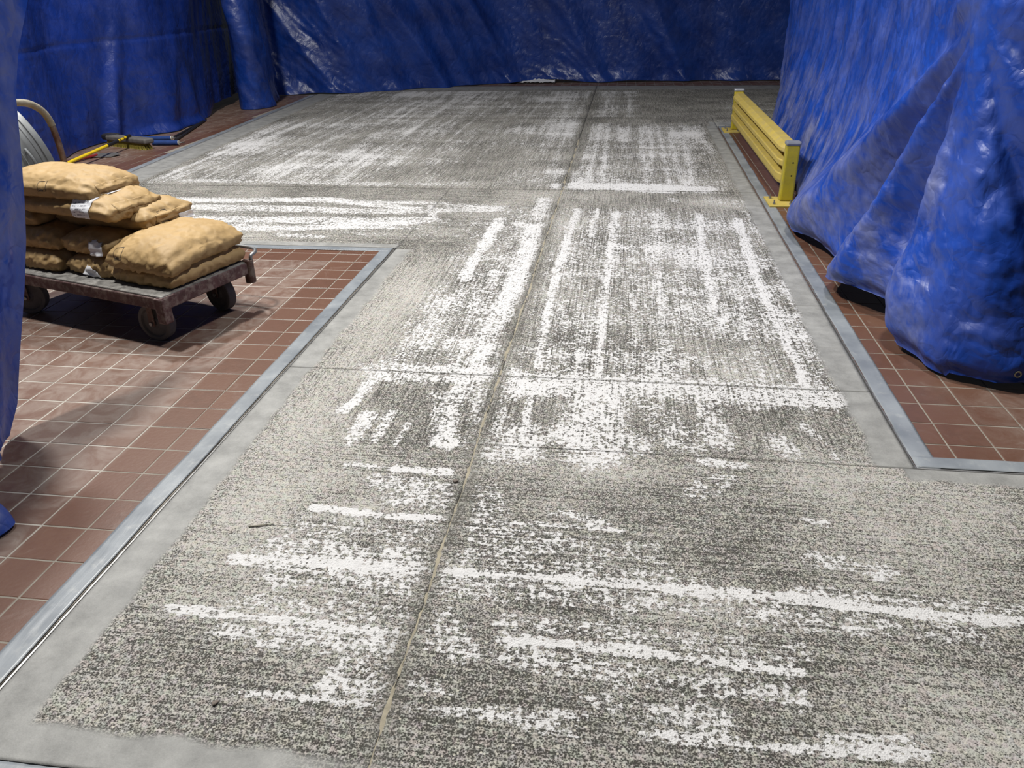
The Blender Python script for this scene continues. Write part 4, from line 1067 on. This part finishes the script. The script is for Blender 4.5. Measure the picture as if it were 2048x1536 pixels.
# floor scraper lying under the broom handle
sp_ = tag(empty('floor_scraper', (-5.40, 7.72, 0)), 'flat metal floor scraper with a red shank under the broom handle', 'scraper')
bm = bmesh.new()
pl = [(-.14, -.10), (.12, -.06), (.16, .06), (.05, .12), (-.12, .03)]
vb = [bm.verts.new((x_, y_, .006 + .01 * (y_ > 0))) for x_, y_ in pl]; bm.faces.new(vb)
r_ = bmesh.ops.extrude_face_region(bm, geom=bm.faces[:]); bmesh.ops.translate(bm, vec=(0, 0, .004), verts=[q for q in r_['geom'] if isinstance(q, bmesh.types.BMVert)])
bm_obj('blade', bm, M_BLADE, sp_)
tube('shank', [(-.06, -.02, .018), (-.12, -.45, .022)], .014, M_RED, sp_, 10)
tube('handle', [(-.12, -.43, .022), (-.16, -.75, .022)], .017, M_DARKP, sp_, 10)
# two paint rollers on the floor
def roller(p0, p1, r, label, pole):
    p0 = Vector((p0[0], p0[1], r + .001)); p1 = Vector((p1[0], p1[1], r + .001)); d = (p1 - p0).normalized(); c = (p0 + p1) / 2
    t = tag(empty('paint_roller', (c.x, c.y, 0)), label, 'roller', 'paint rollers beside the left tarp')
    off = Vector((c.x, c.y, 0))
    tube('nap_sleeve', [tuple(p0 - off), tuple(p1 - off)], r, M_ROLL, t, 20)
    tube('end_cap', [tuple(p1 - off), tuple(p1 + d * .008 - off)], r * .9, M_CREAM, t, 16)
    tube('cage_wire', [tuple(q - off) for q in (p1 + d * .006, p1 + d * .03, p1 + d * .035 + Vector((-.01, .08, -.012)), p1 + Vector((-.10, .13, -.014)), pole)], .0045, M_STEEL, t, 8)
    return t, off
t1, f1 = roller((-5.50, 8.63), (-5.17, 8.68), .026, 'blue paint roller half hidden behind the broom block', Vector((-5.22, 8.86, .014)))
tube('pole', [tuple(Vector(q) - f1) for q in ((-5.22, 8.84, .016), (-5.44, 9.9, .018))], .0125, M_DARKP, t1, 10)
t2, f2 = roller((-5.22, 8.37), (-4.92, 8.385), .027, 'blue paint roller nearest the concrete with a black pole', Vector((-5.06, 8.60, .014)))
tube('pole', [tuple(Vector(q) - f2) for q in ((-5.07, 8.58, .016), (-5.50, 10.15, .018))], .014, M_DARKP, t2, 10)
tube('pole_grip', [tuple(Vector(q) - f2) for q in ((-5.085, 8.62, .0165), (-5.15, 8.86, .017))], .018, M_BLACK, t2, 10)

# ================================================================== small litter
def chip(name, loc, size, mat, label, cat, seed):
    bm = bmesh.new(); bmesh.ops.create_icosphere(bm, subdivisions=2, radius=1.0)
    rr_ = random.Random(seed); ph = [rr_.uniform(0, 6) for _ in range(6)]
    for v in bm.verts:
        k_ = 1 + .18 * math.sin(v.co.x * 3 + ph[0]) + .15 * math.sin(v.co.y * 4 + ph[1]) + .12 * math.sin(v.co.z * 3.5 + ph[2])
        v.co = Vector((v.co.x * size[0] * k_, v.co.y * size[1] * k_, max(v.co.z * size[2] * k_, -size[2] * .75)))
    o = bm_obj(name, bm, mat, None, False); o.location = (loc[0], loc[1], loc[2] + size[2] * .75); o.rotation_euler = (0, 0, rr_.uniform(0, 6))
    return tag(o, label, cat)
chip('stone_chip', (-.515, 2.165, .0045), (.012, .008, .004), M_STONE, 'dark stone chip beside the long floor joint', 'stone', 1)
chip('stone_chip', (-.895, 1.19, .0045), (.008, .006, .004), M_STONE, 'small brown stone chip near the bottom left margin', 'stone', 2)
chip('tarp_weight', (-1.98, 14.52, .0), (.10, .05, .035), M_DARKP, 'black lump under the hem of the back tarp', 'weight', 3)
tw = tube('straw_sliver', [(-1.112, 1.846, .0068), (-1.08, 1.853, .0078), (-1.04, 1.868, .0068)], [.0022, .0026, .0016], M_TWIG, None, 6)
tag(tw, 'thin straw-coloured sliver lying on the near concrete', 'sliver')
# pale crumpled sheet sticking out under the back tarp
nn_ = 26; V = []; F = []
for j in range(9):
    for i in range(nn_ + 1):
        x_ = -1.86 + .62 * i / nn_; y_ = 14.48 + .16 * j / 8
        V.append((x_, y_, .012 + .035 * abs(float(pn(x_ * 14, y_ * 12, 301))) + .05 * (j / 8) ))
for j in range(8):
    for i in range(nn_): q = j * (nn_ + 1) + i; F.append((q, q + 1, q + nn_ + 2, q + nn_ + 1))
o = mesh_obj('plastic_sheet', V, F, M_WPAPER, None, True); tag(o, 'pale crumpled sheet showing under the back tarp hem', 'sheet')
md = o.modifiers.new('thick', 'SOLIDIFY'); md.thickness = .001
